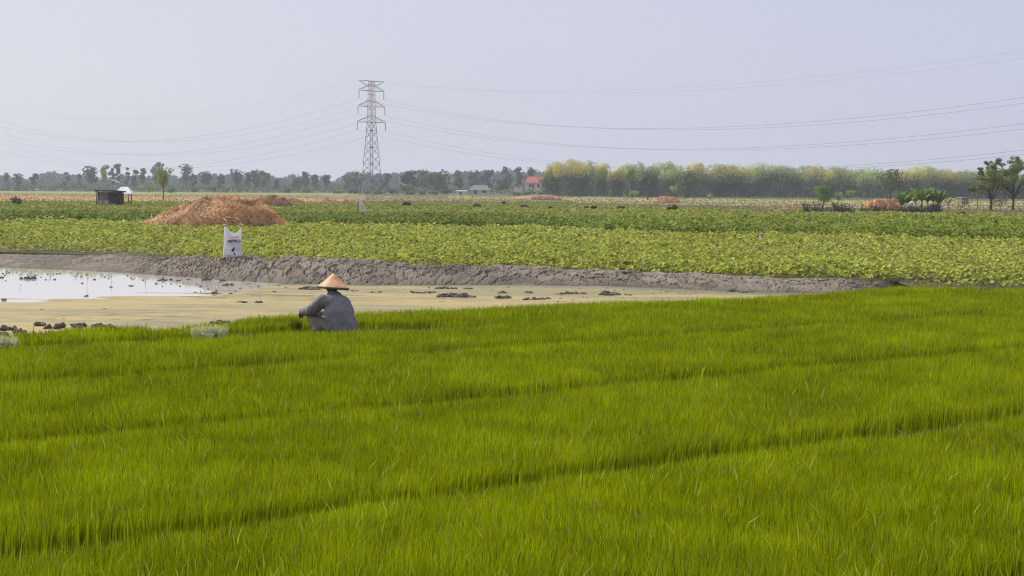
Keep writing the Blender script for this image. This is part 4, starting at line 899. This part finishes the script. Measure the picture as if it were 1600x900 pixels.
# bushes and stakes dotted over the crop
for px, yb, yt, w, col, lab in [(26, 322, 307, 16, (.13, .18, .05), 'spiky green bush at the far left of the crop field'), (636, 324, 315, 14, (.07, .10, .03), 'round dark bush in the crop, nearest to the white streamers'), (745, 326, 318, 12, (.15, .20, .05), 'faint green bush left of the small square dark bush'),
    (787.5, 321, 315, 6, (.05, .07, .03), 'small square dark bush, farthest of the row'), (819, 327, 319, 13, (.09, .13, .04), 'dark green bush just right of the small square one'), (860, 329, 323, 5, (.04, .055, .03), 'tiny upright dark bush in the middle of the row'),
    (895, 328, 325, 9, (.11, .14, .05), 'flat low bush left of the pair of dark bushes'), (914, 329, 322, 10, (.10, .13, .05), 'grey-green bush, left of the touching pair'), (926, 329, 321, 13, (.055, .08, .025), 'dark bush, right one of the touching pair'),
    (970, 329, 322, 11, (.10, .13, .05), 'small spiky bush between the touching pair and the darkest bush'), (1050, 331, 320, 17, (.045, .085, .02), 'darkest rounded bush below the orange straw heap'), (1508, 337, 332, 16, (.07, .10, .03), 'low dark bush in the crop below the raised hut'),
    (340, 314, 309, 8, (.06, .07, .04), 'dark ragged bush just above the top of the big straw heap'), (346, 314.5, 311, 4, (.06, .07, .04), 'tiny dark bush right of the ragged one above the straw heap')]:
    D = EYE * F / (yb - (290 + px / 160)); shrub(lab, px, D, yt, w, col, 260, .11, group='bushes dotted over the crop field')
for px, yb, yt, lab in [(85, 311, 307, 'short dark stake left of the shack'), (243, 308, 304.5, 'short dark stake right of the shelter'), (289, 308, 304.5, 'short stake above the left shoulder of the big heap'), (314, 314, 310, 'dark stake left of the ragged bush'), (353, 307.5, 305, 'tiny stake above the big straw heap'), (568, 317, 312, 'dark stake beside the white streamers'), (615, 318, 314, 'dark stake right of the white streamers'), (606, 328, 322, 'short dark stump in the crop left of the round dark bush'), (584, 314, 309, 'tiny stake in front of the pylon foot')]:
    D = EYE * F / (yb - (290 + px / 160)); pole(lab, px, D, yt, .05, 'stick', 'stake', 'stake')
# white streamers on a stick
D = EYE * F / (336 - 293.5); p = P(561, D); kk = D / F; st = empty('scarecrow', p); tag(st, 'bird scarer of long white plastic strips drooping from a dark stick', 'scarecrow')
h = ztop(561, 312, D); mb = MB(); mb.tube([(-.18, 0, -.1), (-.1, 0, h * .5), (0, 0, h)], .03, 6); mb.build('stick', M['wood'], st)
for pts in ([(0, 0, h), (.06, -.05, h * .8), (.10, -.05, h * .5), (.20, -.05, h * .25), (.22, -.05, .02)], [(0, 0, h * .92), (.16, .02, h * .78), (.33, .02, h * .60), (.42, .03, h * .35), (.50, .03, .05)]):
    mb = MB(); mb.tube(pts, [.06, .08, .07, .085, .06], 6); mb.build('strip', M['whitecloth'], st, smooth=True)
# grey figure-like stump in the right crop
D = EYE * F / (384 - 297.4); p = P(1189, D); mb = MB(); mb.tube([(0, 0, -.05), (0, 0, .22), (.01, 0, .40)], [.09, .08, .07], 8); s_ = mb.build('stump', M['palebark'], smooth=True); s_.location = p; tag(s_, 'pale grey stump with a whitish top among the crop leaves', 'stump')
mb = MB(); mb.ball((.01, 0, .44), (.08, .08, .06), 8, 6); mb.build('cap', M['concrete'], s_, smooth=True)
# ------------------------------------------------------------------ FARMER
M['skin'] = mat('brown_skin', (.22, .12, .075), (.16, .085, .055), 12, .55, .1)
def clothmat(name, c1, c2, fold=.5):
    m, n, l, b = nodemat(name); tc = n.new('ShaderNodeTexCoord')
    mp = n.new('ShaderNodeMapping'); mp.inputs['Scale'].default_value = (1, 1, .32); mp.inputs['Rotation'].default_value = (.25, .35, 0); l.new(tc.outputs['Object'], mp.inputs['Vector'])
    nz = n.new('ShaderNodeTexNoise'); nz.inputs['Scale'].default_value = 9; nz.inputs['Detail'].default_value = 3; nz.inputs['Distortion'].default_value = .6; l.new(mp.outputs['Vector'], nz.inputs['Vector'])
    n2 = n.new('ShaderNodeTexNoise'); n2.inputs['Scale'].default_value = 3.5; n2.inputs['Detail'].default_value = 6; l.new(tc.outputs['Object'], n2.inputs['Vector'])
    cr = n.new('ShaderNodeValToRGB'); cr.color_ramp.elements[0].position = .35; cr.color_ramp.elements[1].position = .65; cr.color_ramp.elements[0].color = (*c2, 1); cr.color_ramp.elements[1].color = (*c1, 1)
    l.new(n2.outputs['Fac'], cr.inputs['Fac']); l.new(cr.outputs['Color'], b.inputs['Base Color']); b.inputs['Roughness'].default_value = .85; b.inputs['Specular IOR Level'].default_value = .2
    bp = n.new('ShaderNodeBump'); bp.inputs['Strength'].default_value = fold; bp.inputs['Distance'].default_value = .06; l.new(nz.outputs['Fac'], bp.inputs['Height']); l.new(bp.outputs['Normal'], b.inputs['Normal'])
    return m
M['shirt'] = clothmat('faded_grey_shirt', (.235, .225, .25), (.16, .155, .18), .8); M['trouser'] = clothmat('khaki_trousers', (.30, .26, .21), (.17, .15, .13))
M['hair'] = mat('black_hair', (.02, .018, .016), (.01, .01, .01), 30, .5)
person_root = empty('person', wpt(533, 522, 21.45)); rp = person_root.location.copy(); rp.z = SOIL; person_root.location = rp
tag(person_root, 'person in faded grey long-sleeved shirt and conical hat squatting among the seedlings', 'person')
def B(px, py, D): return wpt(px, py, D) - rp
pelvis, waist, chest, upper, neck, head = B(535, 516, 21.45), B(533.5, 504, 21.45), B(530, 489, 21.50), B(526, 474, 21.58), B(522, 459, 21.68), B(519, 453, 21.80)
shL, shR = B(504.5, 468, 21.46), B(542, 470, 21.80); elL, elR = B(488, 483, 21.62), B(538, 494, 22.02); wrL, wrR = B(472.5, 488.5, 21.84), B(500, 490, 22.14)
hipL, hipR = B(524, 516, 21.42), B(546, 516, 21.55); knL, knR = B(487, 497, 21.74), B(509, 498, 22.10); anL, anR = B(498, 521, 21.46), B(524, 521, 21.84)
def limb(mb, pts, rs, n=14):
    P_, R_ = [], []
    for i in range(len(pts) - 1):
        for t in np.linspace(0, 1, 7)[:-1]: P_.append(pts[i].lerp(pts[i + 1], t)); R_.append(rs[i] * (1 - t) + rs[i + 1] * t)
    P_.append(pts[-1]); R_.append(rs[-1]); mb.tube(P_, R_, n)
    for p, r in zip(pts, rs): mb.ball(p, r, 12, 8)
def hand(mb, wr, d, side, curl=.9):
    d = d.normalized(); up = Vector((0, 0, 1)); q = d.cross(up).normalized() * side; u_ = q.cross(d).normalized()
    if u_.z < 0: u_ = -u_
    pal = wr + d * .05
    for t in (0, .5, 1): mb.ball(wr + d * (.02 + .055 * t), (.030, .030, .020), 10, 8)
    for k in range(4):
        a = wr + d * .078 + q * ((k - 1.5) * .019); L = (.030, .034, .032, .026)[k]
        p1 = a + d * L - u_ * .004; p2 = p1 + d * L * .45 - u_ * L * .75; p3 = p2 - d * L * .15 - u_ * L * .65
        mb.tube([a - d * .03, a, p1, p2, p3], [.010, .0098, .0092, .0086, .0075], 8); mb.ball(p3, .0075, 8, 6)
    a = wr + d * .025 - q * .025; p1 = a - q * .018 + d * .028 - u_ * .008; p2 = p1 + d * .026 - u_ * .018 + q * .006
    mb.tube([a + q * .01, a, p1, p2], [.013, .012, .0105, .0085], 8); mb.ball(p2, .0085, 8, 6)
# body: one continuous skin surface
mb = MB()
for c, r in ((pelvis, (.15, .12, .11)), (waist, (.14, .11, .10)), (chest, (.17, .12, .12)), (upper, (.17, .11, .11))): mb.ball(c, r, 16, 12)
limb(mb, [pelvis, waist, chest, upper, neck, head], [.11, .11, .12, .11, .055, .055])
hx = head + Vector((-.005, .02, .035)); fdir = Vector((-.45, .86, -.22)).normalized()
mb.ball(hx, (.078, .092, .110), 18, 14); mb.ball(hx + fdir * .03 - Vector((0, 0, .055)), (.058, .060, .055), 14, 10)
rt = Vector((.88, .46, 0))
for s in (-1, 1): mb.ball(hx + rt * s * .080 - Vector((0, 0, .01)), (.014, .022, .032), 8, 8); mb.ball(hx + fdir * .082 + rt * s * .03 + Vector((0, 0, .0)), (.012, .010, .008), 8, 6)
mb.tube([hx + fdir * .085 + Vector((0, 0, .01)), hx + fdir * .108 - Vector((0, 0, .022)), hx + fdir * .088 - Vector((0, 0, .030))], [.008, .014, .012], 8)
mb.tube([hx + fdir * .086 - Vector((0, 0, .055)) - rt * .024, hx + fdir * .096 - Vector((0, 0, .056)), hx + fdir * .086 - Vector((0, 0, .055)) + rt * .024], [.005, .008, .005], 6)
limb(mb, [upper, shL, elL, wrL], [.06, .042, .038, .028]); limb(mb, [upper, shR, elR, wrR], [.06, .042, .038, .028])
hand(mb, wrL, Vector((-.30, .85, -.35)), 1); hand(mb, wrR, Vector((-.75, .4, -.4)), -1)
for hp, kn, an in ((hipL, knL, anL), (hipR, knR, anR)):
    limb(mb, [pelvis, hp, kn, an], [.10, .085, .055, .038])
    toe = an + Vector((-.10, .17, -.045)); mb.tube([an - Vector((-.03, .05, .03)), an.lerp(toe, .5) + Vector((0, 0, .005)), toe], [.035, .038, .024], 10); mb.ball(toe, (.04, .045, .02), 10, 8)
bo = mb.build('body', M['skin'], person_root); bake(bo, [('REMESH', dict(mode='VOXEL', voxel_size=.0085)), ('SMOOTH', dict(iterations=3, factor=.5))])
# shirt
mb = MB(); dn = Vector((0, 0, -1))
hem = pelvis + Vector((.005, -.01, .03))
R15 = Matrix.Rotation(math.radians(22), 3, 'Z')
for c, r in (*[(a.lerp(b_, t), tuple(np.array(ra) * (1 - t) + np.array(rb) * t)) for a, b_, ra, rb in ((hem, waist, (.222, .165, .10), (.218, .165, .11)), (waist, chest, (.218, .165, .11), (.222, .172, .12)), (chest, upper, (.222, .172, .12), (.205, .155, .12)), (upper, neck + Vector((0, 0, -.015)), (.205, .155, .12), (.10, .09, .06))) for t in np.linspace(0, 1, 7)], (upper, (.205, .145, .115))): mb.ball(c, r, 20, 14, R15)
limb(mb, [upper, neck + Vector((0, -.01, -.01))], [.11, .062])
limb(mb, [upper.lerp(shL, .5), shL + Vector((.015, 0, -.01)), elL + Vector((0, 0, -.012)), wrL + (elL - wrL) * .08], [.11, .092, .090, .055]); mb.ball(elL.lerp(shL, .35) + Vector((.02, 0, -.035)), (.07, .06, .065), 12, 8); mb.ball(wrL.lerp(elL, .35) + Vector((0, 0, -.02)), (.06, .055, .05), 12, 8)
limb(mb, [upper.lerp(shR, .5), shR + Vector((-.03, 0, -.02)), elR, wrR + (elR - wrR) * .08], [.11, .09, .068, .045])
so_ = mb.build('shirt', M['shirt'], person_root); bake(so_, [('REMESH', dict(mode='VOXEL', voxel_size=.011)), ('SMOOTH', dict(iterations=5, factor=.5))])
# soft folds pressed into the cloth
co = np.empty(len(so_.data.vertices) * 3); so_.data.vertices.foreach_get('co', co); co = co.reshape(-1, 3); no = np.empty_like(co).ravel(); so_.data.vertices.foreach_get('normal', no); no = no.reshape(-1, 3)
fold = (fbm(co[:, 0] * 1.0 + co[:, 2] * .55, co[:, 2] * .35 + co[:, 1], .10, 300) - .5) * .045 + (vnoise(co[:, 0] * .9 - co[:, 2] * .6, co[:, 2] * .25, .05, 310) - .5) * .014
rg = 1 - np.abs(2 * vnoise(co[:, 0] + co[:, 2] * .45, co[:, 2] * .22 + co[:, 1] * .5, .085, 320) - 1); fold = fold + (rg ** 4) * .032 * sstep(.62, .1, co[:, 2])
co = co + no * fold[:, None]; so_.data.vertices.foreach_set('co', co.ravel()); so_.data.update()
mb = MB(); mb.tube([neck + Vector((math.cos(a) * .064, math.sin(a) * .060 - .005, .010 + .006 * math.sin(a))) for a in np.linspace(0, 2 * math.pi, 25)], .012, 8); mb.build('collar', M['shirt'], so_, smooth=True)
# trousers
mb = MB(); mb.ball(pelvis - Vector((0, 0, .01)), (.19, .15, .10), 16, 12)
for hp, kn, an in ((hipL, knL, anL), (hipR, knR, anR)): limb(mb, [pelvis, hp, kn, an.lerp(kn, .25)], [.12, .105, .078, .062])
tr_ = mb.build('trousers', M['trouser'], person_root); bake(tr_, [('REMESH', dict(mode='VOXEL', voxel_size=.011)), ('SMOOTH', dict(iterations=4, factor=.5))])
# hair
mb = MB(); mb.ball(hx - fdir * .016 + Vector((0, 0, .012)), (.084, .096, .112), 18, 14); h_ = mb.build('hair', M['hair'], person_root, smooth=True)
# conical hat with a dark rim band
m, n, l, b = nodemat('woven_bamboo_hat'); tc = n.new('ShaderNodeTexCoord'); nz = n.new('ShaderNodeTexNoise'); nz.inputs['Scale'].default_value = 9; nz.inputs['Detail'].default_value = 6; l.new(tc.outputs['Object'], nz.inputs['Vector'])
cr = n.new('ShaderNodeValToRGB'); cr.color_ramp.elements[0].position = .3; cr.color_ramp.elements[1].position = .7; cr.color_ramp.elements[0].color = (.52, .24, .11, 1); cr.color_ramp.elements[1].color = (.85, .47, .25, 1)
l.new(nz.outputs['Fac'], cr.inputs['Fac']); l.new(cr.outputs['Color'], b.inputs['Base Color']); b.inputs['Roughness'].default_value = .55
wv = n.new('ShaderNodeTexWave'); wv.wave_type = 'RINGS'; wv.rings_direction = 'Z'; wv.inputs['Scale'].default_value = 22; wv.inputs['Distortion'].default_value = 1.5; l.new(tc.outputs['Object'], wv.inputs['Vector'])
bp = n.new('ShaderNodeBump'); bp.inputs['Strength'].default_value = .25; bp.inputs['Distance'].default_value = .01; l.new(wv.outputs['Fac'], bp.inputs['Height']); l.new(bp.outputs['Normal'], b.inputs['Normal']); M['hat'] = m
def revolve(prof, n=64, flute=0.0):
    V, Fq = [], []
    for i, (r, z) in enumerate(prof):
        for k in range(n):
            a = 2 * math.pi * k / n; rr = r * (1 + flute * math.sin(a * 24)); V.append((rr * math.cos(a), rr * math.sin(a), z))
    for i in range(len(prof) - 1):
        for k in range(n): Fq.append((i * n + k, i * n + (k + 1) % n, (i + 1) * n + (k + 1) % n, (i + 1) * n + k))
    return V, Fq
ht = B(520.5, 450, 21.76); hat = empty('conical_hat', ht); hat.parent = person_root; hat.rotation_euler = (math.radians(-3), math.radians(4), 0)
pr = [(.001, .225), (.02, .214), (.07, .160), (.13, .102), (.19, .046), (.232, .008), (.238, -.004), (.232, -.010), (.19, .030), (.13, .084), (.07, .142), (.001, .20)]
hat_o = hat; scene.collection.objects.unlink(hat); bpy.data.objects.remove(hat)
V, Fq = revolve(pr, 72, .010); mb = MB(); mb.add(V, Fq); hat = mb.build('conical_hat', M['hat'], person_root, smooth=True, loc=ht); hat.rotation_euler = (math.radians(-3), math.radians(4), 0); hat.name = 'conical_hat'
V, Fq = revolve([(.228, .016), (.240, .002), (.243, -.012), (.236, -.016), (.226, .004)], 72); mb = MB(); mb.add(V, Fq); mb.build('hat_rim', mat('green_rim_binding', (.05, .075, .05), (.03, .045, .03), 12, .7), hat, smooth=True)
V, Fq = revolve([(.001, .245), (.012, .238), (.022, .215)], 16); mb = MB(); mb.add(V, Fq); mb.build('hat_tip', mat('brown_tip', (.22, .11, .06), (.15, .07, .04), 12, .7), hat, smooth=True)
# handful of seedlings being pulled
n_ = 260; R_ = np.array(B(462, 497, 21.95) + rp)[None] + RS.normal(size=(n_, 3)) * [.035, .03, 0]; R_[:, 2] = SOIL + .06
V, T, C = blades(R_, RS.uniform(.18, .26, n_), np.full(n_, .009), RS.normal(size=(n_, 2)) * .06 + [.02, 0], tint(n_, (.19, .23, .01), .2, .05))
o = mesh_np('seedling_handful', V, T, M['rice'], col=C); tag(o, 'small handful of rice seedlings held in the left hand of the squatting person', 'seedlings')

# ------------------------------------------------------------------ FERTILIZER SACK on the bank
sx = gp(363, 404, .30); sy = float(np.interp(sx.x, rx_[:, 0], rx_[:, 1])) - .06; sk = P(363.5, sy, .28)
m, n, l, b = nodemat('woven_white_plastic'); tc = n.new('ShaderNodeTexCoord'); nz = n.new('ShaderNodeTexNoise'); nz.inputs['Scale'].default_value = 7; nz.inputs['Detail'].default_value = 6; l.new(tc.outputs['Object'], nz.inputs['Vector'])
cr = n.new('ShaderNodeValToRGB'); cr.color_ramp.elements[0].position = .3; cr.color_ramp.elements[0].color = (.78, .78, .81, 1); cr.color_ramp.elements[1].position = .6; cr.color_ramp.elements[1].color = (.90, .90, .92, 1)
l.new(nz.outputs['Fac'], cr.inputs['Fac']); l.new(cr.outputs['Color'], b.inputs['Base Color']); b.inputs['Roughness'].default_value = .45
bp = n.new('ShaderNodeBump'); bp.inputs['Strength'].default_value = .5; bp.inputs['Distance'].default_value = .04; l.new(nz.outputs['Fac'], bp.inputs['Height']); l.new(bp.outputs['Normal'], b.inputs['Normal']); M['sack'] = m
tl = n.new('ShaderNodeBsdfTranslucent'); tl.inputs['Color'].default_value = (.9, .9, .92, 1); mx = n.new('ShaderNodeMixShader'); mx.inputs['Fac'].default_value = .35
l.new(b.outputs['BSDF'], mx.inputs[1]); l.new(tl.outputs[0], mx.inputs[2]); l.new(mx.outputs[0], n['Material Output'].inputs['Surface'])
root = empty('fertilizer_sack', sk, math.radians(8)); tag(root, 'white woven plastic sack with black print standing open on the mud bank', 'sack')
n_r, n_c = 26, 48; V = []
for i in range(n_r):
    t = i / (n_r - 1)
    for k in range(n_c):
        a = 2 * math.pi * k / n_c; ca, sa = math.cos(a), math.sin(a)
        wx = .235 * (1 - .10 * t) * (1 + .04 * math.sin(3.1 * t)); wy = .115 * (1 - .55 * t ** 2) + .01
        x = wx * math.copysign(abs(ca) ** .55, ca); y = wy * math.copysign(abs(sa) ** .8, sa)
        x += .006 * math.sin(9 * t + 3 * a) + .012 * t; y += .010 * math.sin(11 * t + 2 * a)
        top = .62 + .16 * min(1, (abs(x - .03) / .19)) ** 2.2 + (.015 if x < 0 else 0) - (.05 * (1 if sa < 0 else 0) * (1 - min(1, abs(x) / .2)))
        V.append((x, y, t * top))
Fq = [(i * n_c + k, i * n_c + (k + 1) % n_c, (i + 1) * n_c + (k + 1) % n_c, (i + 1) * n_c + k) for i in range(n_r - 1) for k in range(n_c)] + [tuple(range(n_c - 1, -1, -1))]
mb = MB(); mb.add(V, Fq); bag = mb.build('bag', M['sack'], root, smooth=True); mm = bag.modifiers.new('s', 'SOLIDIFY'); mm.thickness = .006
bake_me = None
dg = bpy.context.evaluated_depsgraph_get(); dg.update(); me2 = bpy.data.meshes.new_from_object(bag.evaluated_get(dg)); bag.modifiers.clear(); bag.data = me2
M['black'] = mat('black_print', (.02, .02, .025), (.03, .03, .035), 30, .5); M['pink'] = mat('faded_red_print', (.75, .30, .36), (.78, .50, .52), 40, .5); M['greyp'] = mat('grey_blue_print', (.22, .24, .32), (.35, .37, .42), 40, .5)
def text(body, x, z, size, mt, par, bold=.0, y=-.135):
    c = bpy.data.curves.new('t', 'FONT'); c.body = body; c.size = size; c.align_x = 'CENTER'; c.offset = bold; c.extrude = .002
    o = bpy.data.objects.new('t', c); scene.collection.objects.link(o); dg = bpy.context.evaluated_depsgraph_get(); dg.update()
    me = bpy.data.meshes.new_from_object(o.evaluated_get(dg)); scene.collection.objects.unlink(o); bpy.data.objects.remove(o)
    me.name = 'lettering'; me.materials.clear(); me.materials.append(mt); q = bpy.data.objects.new('lettering', me); link(q, par)
    q.location = (x, y, z); q.rotation_euler = (math.radians(90), 0, 0); q.scale = (1.25, 1, 1); return q
def fy_(z):  # front face of the bag at height z
    t = min(1, z / .62); return -(.115 * (1 - .55 * t ** 2) + .01) - .014
text('PETRO', .045, .385, .088, M['black'], root, .0035, fy_(.40))
mb = MB()
for z, x0, x1 in ((.535, -.08, .18), (.512, -.06, .17)): mb.box(((x0 + x1) / 2, fy_(z) + .002, z), (x1 - x0, .006, .015))
mb.build('red_print', M['pink'], root)
mb = MB()
for z, x0, x1, h_ in ((.472, -.02, .18, .012), (.350, -.12, .20, .007), (.322, -.12, .20, .005), (.245, .10, .18, .010), (.195, .10, .20, .014), (.05, -.17, -.03, .01)): mb.box(((x0 + x1) / 2, fy_(z) + .001, z), (x1 - x0, .006, h_))
mb.build('small_print', M['greyp'], root)
mb = MB()
for x, z, r in ((.035, .24, .024), (.01, .185, .034), (.045, .20, .018), (.05, .13, .013), (.04, .10, .013), (.06, .075, .02)):
    mb.ball((x, fy_(z) + .004, z), (r, .008, r * .95), 14, 8)
mb.build('emblem', M['black'], root)

# ------------------------------------------------------------------ BUNDLES OF PULLED SEEDLINGS
M['roots'] = mat('pale_roots', (.80, .80, .66), (.55, .60, .38), 22, .8, .7)
for px, py, w, lab in ((318, 519.5, .17, 'pale bundle of pulled seedlings, left one of the touching pair in the trench'), (338, 518.5, .15, 'pale bundle of pulled seedlings, right one of the touching pair in the trench'), (4, 536, .19, 'whitish bundle of pulled seedlings at the left edge of the beds')):
    p = gp(px, py + 9, -.06); p.z = -.07; root = empty('seedling_bundle', p, random.uniform(-.4, .4)); tag(root, lab, 'seedling bundle')
    mb = MB(); r = random.Random(int(px))
    for i in range(26): mb.ball((r.uniform(-.8, .8) * w, r.uniform(-.5, .5) * w, r.uniform(.02, .10)), (w * r.uniform(.12, .3), w * .2, r.uniform(.02, .045)), 7, 5)
    mb.build('roots', M['roots'], root, smooth=True)
    n_ = 420; R_ = np.stack([RS.uniform(-w, w, n_), RS.uniform(-.1, .1, n_), RS.uniform(.04, .12, n_)], 1)
    V, T, C = blades(R_, RS.uniform(.04, .13, n_), np.full(n_, .008), RS.normal(size=(n_, 2)) * .06, tint(n_, (.62, .64, .34), .2, .06)); mesh_np('leaves', V, T, M['rice'], root, C)

# ------------------------------------------------------------------ MUD CLODS in the paddy
M['clod'] = mat('mud_clod', (.18, .155, .13), (.09, .078, .068), 9, .85, .8)
def clod(px, py, wpx, hpx, label, lumps, name='mud_clod', grp='mud clods lying in the wet paddy', base=POND):
    p = gp(px, py, base); kk = p.y / F; w = wpx * kk; h = max(hpx * kk * .85, .016); r = random.Random(int(px * 31 + py)); mb = MB()
    for i in range(lumps):
        x = r.uniform(-.42, .42) * w if lumps > 1 else 0; s = max((w / (lumps ** .7)) * r.uniform(.5, .9), h * 1.5); e = r.uniform(.5, 1) * (1 - .5 * abs(2 * x / w) ** 2)
        mb.ball((x, r.uniform(-.5, .5) * min(w, .3), 0), (s * .62, s * r.uniform(.45, .7), h * e * .9), 10, 8, Matrix.Rotation(r.uniform(0, 3), 3, 'Z'))
    o = mb.build(name, M['clod'], smooth=False); me = o.data; co = np.empty(len(me.vertices) * 3); me.vertices.foreach_get('co', co); co = co.reshape(-1, 3)
    nn = np.stack([fbm(co[:, 0] + px, co[:, 2] * 2 + co[:, 1], .07, 400 + k_) - .5 for k_ in range(3)], 1) * np.array([.11, .11, .09]) * min(1, w * 3)
    co += nn; me.vertices.foreach_set('co', co.ravel()); me.update(); o.location = (p.x, p.y, base + .006); return tag(o, label, 'mud clod' if name == 'mud_clod' else 'mud ridge', grp)
small = [(5, 434, 12, 2), (86, 437, 6, 2), (149, 437, 6, 2), (173, 449, 5, 3), (205, 447, 9, 2), (244, 444, 5, 2), (280, 439, 8, 4), (295, 437, 6, 2), (9, 469, 9, 5), (67, 485, 11, 3), (15, 487, 10, 2), (138, 463, 9, 3), (165, 484, 9, 2), (222, 482, 8, 2), (222, 491, 10, 2), (305, 457, 4, 2), (360, 460, 10, 4), (290, 472, 4, 2), (100, 499, 6, 2), (345, 460, 4, 2), (130, 443, 6, 2), (378, 451, 9, 2), (447, 450, 8, 2), (1020, 460, 6, 2), (1072, 457, 7, 2), (1090, 460, 8, 2), (775, 468, 6, 2), (690, 472, 8, 2), (585, 468, 5, 1.5), (875, 467, 7, 3), (520, 470, 5, 1.5), (460, 476, 5, 2), (312, 448, 5, 3), (325, 452, 4, 2), (395, 462, 6, 2), (630, 459, 6, 2), (905, 452, 9, 2), (950, 451, 8, 2), (1050, 452, 9, 2)]
for px, py, w, h in small: clod(px, py, w, h, 'small dark wet mud clod lying scattered in the paddy', 2)
large = [(42, 436, 28, 4, 9, 'flat dark mud ridge in the water near the left edge of the photo', 'mud_ridge'), (260, 438, 24, 3, 8, 'flat mud ridge in the water left of the sack', 'mud_ridge'), (323, 438, 11, 6, 4, 'dark upright mud clod in the water left of the sack', 'mud_clod'), (348, 439, 10, 5, 4, 'dark mud clod close to the bank below the sack', 'mud_clod'),
 (355, 446, 14, 4, 5, 'low mud clod on the water edge below the sack', 'mud_clod'), (335, 459, 12, 6, 4, 'rounded mud clod on the tan silt below the sack', 'mud_clod'), (390, 473.5, 50, 4, 16, 'long low mud ridge left of the squatting person', 'mud_ridge'), (425, 457, 16, 4, 6, 'small mud heap between the sack and the conical hat', 'mud_clod'),
 (483, 453, 30, 8, 12, 'pile of dark mud just left of the conical hat', 'mud_ridge'), (552, 456, 14, 3, 5, 'mud clod just right of the conical hat', 'mud_clod'), (585, 458, 34, 3, 10, 'thin broken mud ridge right of the conical hat', 'mud_ridge'), (700, 452, 78, 4, 20, 'thin long mud ridge close under the bank, right of the person', 'mud_ridge'),
 (655, 458.5, 60, 4, 18, 'left half of the broad broken mud ridge right of the person', 'mud_ridge'), (712, 465, 66, 9, 26, 'broad dark muddy ridge, thickest lump in the middle of the paddy', 'mud_ridge'), (784, 459, 12, 7, 5, 'peaked mud clod right of the thickest ridge', 'mud_clod'), (790, 467, 34, 6, 12, 'mud ridge touching the seedlings below the peaked clod', 'mud_ridge'),
 (826, 458.5, 9, 6, 4, 'rounded mud clod between the peaked clod and the flat ridge', 'mud_clod'), (893, 460, 48, 5, 18, 'flat mud ridge in the narrow right part of the paddy', 'mud_ridge'), (832, 468.5, 62, 4, 18, 'low mud ridge along the seedling edge in the right part of the paddy', 'mud_ridge'), (952, 461.5, 32, 9, 14, 'jagged mud pile in the narrow right part of the paddy', 'mud_ridge'),
 (983, 462, 14, 4, 5, 'small mud clod right of the jagged pile', 'mud_clod'), (1146, 456.5, 16, 7, 7, 'dark mud clod at the far right end of the paddy', 'mud_clod'), (1168, 458, 26, 4, 9, 'low mud ridge at the far right end of the paddy', 'mud_ridge')]
for px, py, w, h, k_, lab, nm in large: clod(px, py, w, h, lab, k_, nm, None)
edge_c = [(12, 512, 20, 10, 'grey mud lump at the left edge of the paddy near the seedlings'), (30, 516, 14, 8, 'second grey mud lump from the left along the seedling edge'), (3, 522, 18, 10, 'mud lump right above the whitish bundle at the left edge'), (62, 505, 14, 7, 'grey mud lump standing apart behind the row of lumps'), (87, 509, 24, 9, 'wide grey mud lump in the row along the left seedling edge'),
 (122, 508, 24, 8, 'wide brown mud lump in the middle of the row along the seedling edge'), (154, 508, 15, 8, 'tall mud lump near the right end of the row along the seedling edge'), (170, 509, 14, 7, 'last mud lump at the right end of the row along the seedling edge'), (345, 503, 28, 6, 'mud lump among the thin seedlings above the pale bundles')]
for px, py, w, h, lab in edge_c: clod(px, py + 2, w * 1.35, h * .75, lab, 9, 'mud_clod', None, POND + .03)
# pebble-sized crumbs
cr_ = MB(); r = random.Random(77)
for i in range(190):
    px = r.uniform(-20, 1180); py = np.interp(px, [p_[0] for p_ in bk], [p_[1] for p_ in bk]) + 2 + abs(r.gauss(0, 1)) * 9; p = gp(px, py, POND + .01); s = r.uniform(.006, .020)
    if rice_mask(np.array([p.x]), np.array([p.y]))[0][0] > .1: continue
    cr_.ball(p, (s * 1.5, s, s * .8), 6, 4)
o = cr_.build('mud_crumbs', M['clod']); tag(o, 'tiny crumbs of mud sprinkled over the silt below the bank', 'mud crumbs', kind='stuff')
for px, y0, y1, lean_ in ((31, 452, 444, .02), (58, 438, 430, -.02), (136, 447, 433, .02), (174, 444, 429, 0), (227, 447, 434, .03), (245, 441, 436, .1), (408, 470, 461, -.04)):
    a = gp(px, y0, POND); h = (y0 - y1) * a.y / F; mb = MB(); mb.tube([(0, 0, -.03), (lean_ * .3, 0, h * .6), (lean_, 0, h)], [.0035, .003, .002], 5)
    mb.tube([(lean_ * .5, 0, h * .8), (lean_ + .06, 0, h * .95)], [.0025, .0015], 4); o = mb.build('reed_stem', M['stick']); o.location = a; tag(o, 'thin dark reed stem standing in the shallow water of the paddy', 'reed stem', 'reed stems in the shallow water')
# ------------------------------------------------------------------ HAZE
hm = bpy.data.materials.new('haze'); hm.use_nodes = True; n, l = hm.node_tree.nodes, hm.node_tree.links; n.clear()
out = n.new('ShaderNodeOutputMaterial'); pv = n.new('ShaderNodeVolumePrincipled'); pv.inputs['Color'].default_value = (.80, .87, 1.0, 1); pv.inputs['Density'].default_value = HAZE_DENSITY; pv.inputs['Anisotropy'].default_value = 0.2
l.new(pv.outputs['Volume'], out.inputs['Volume'])
mb = MB(); mb.box((0, 1500, 22.3), (4900, 3200, 47.5)); o = mb.build('haze', hm); tag(o, kind='stuff', label='pale dusty haze lying over the fields')
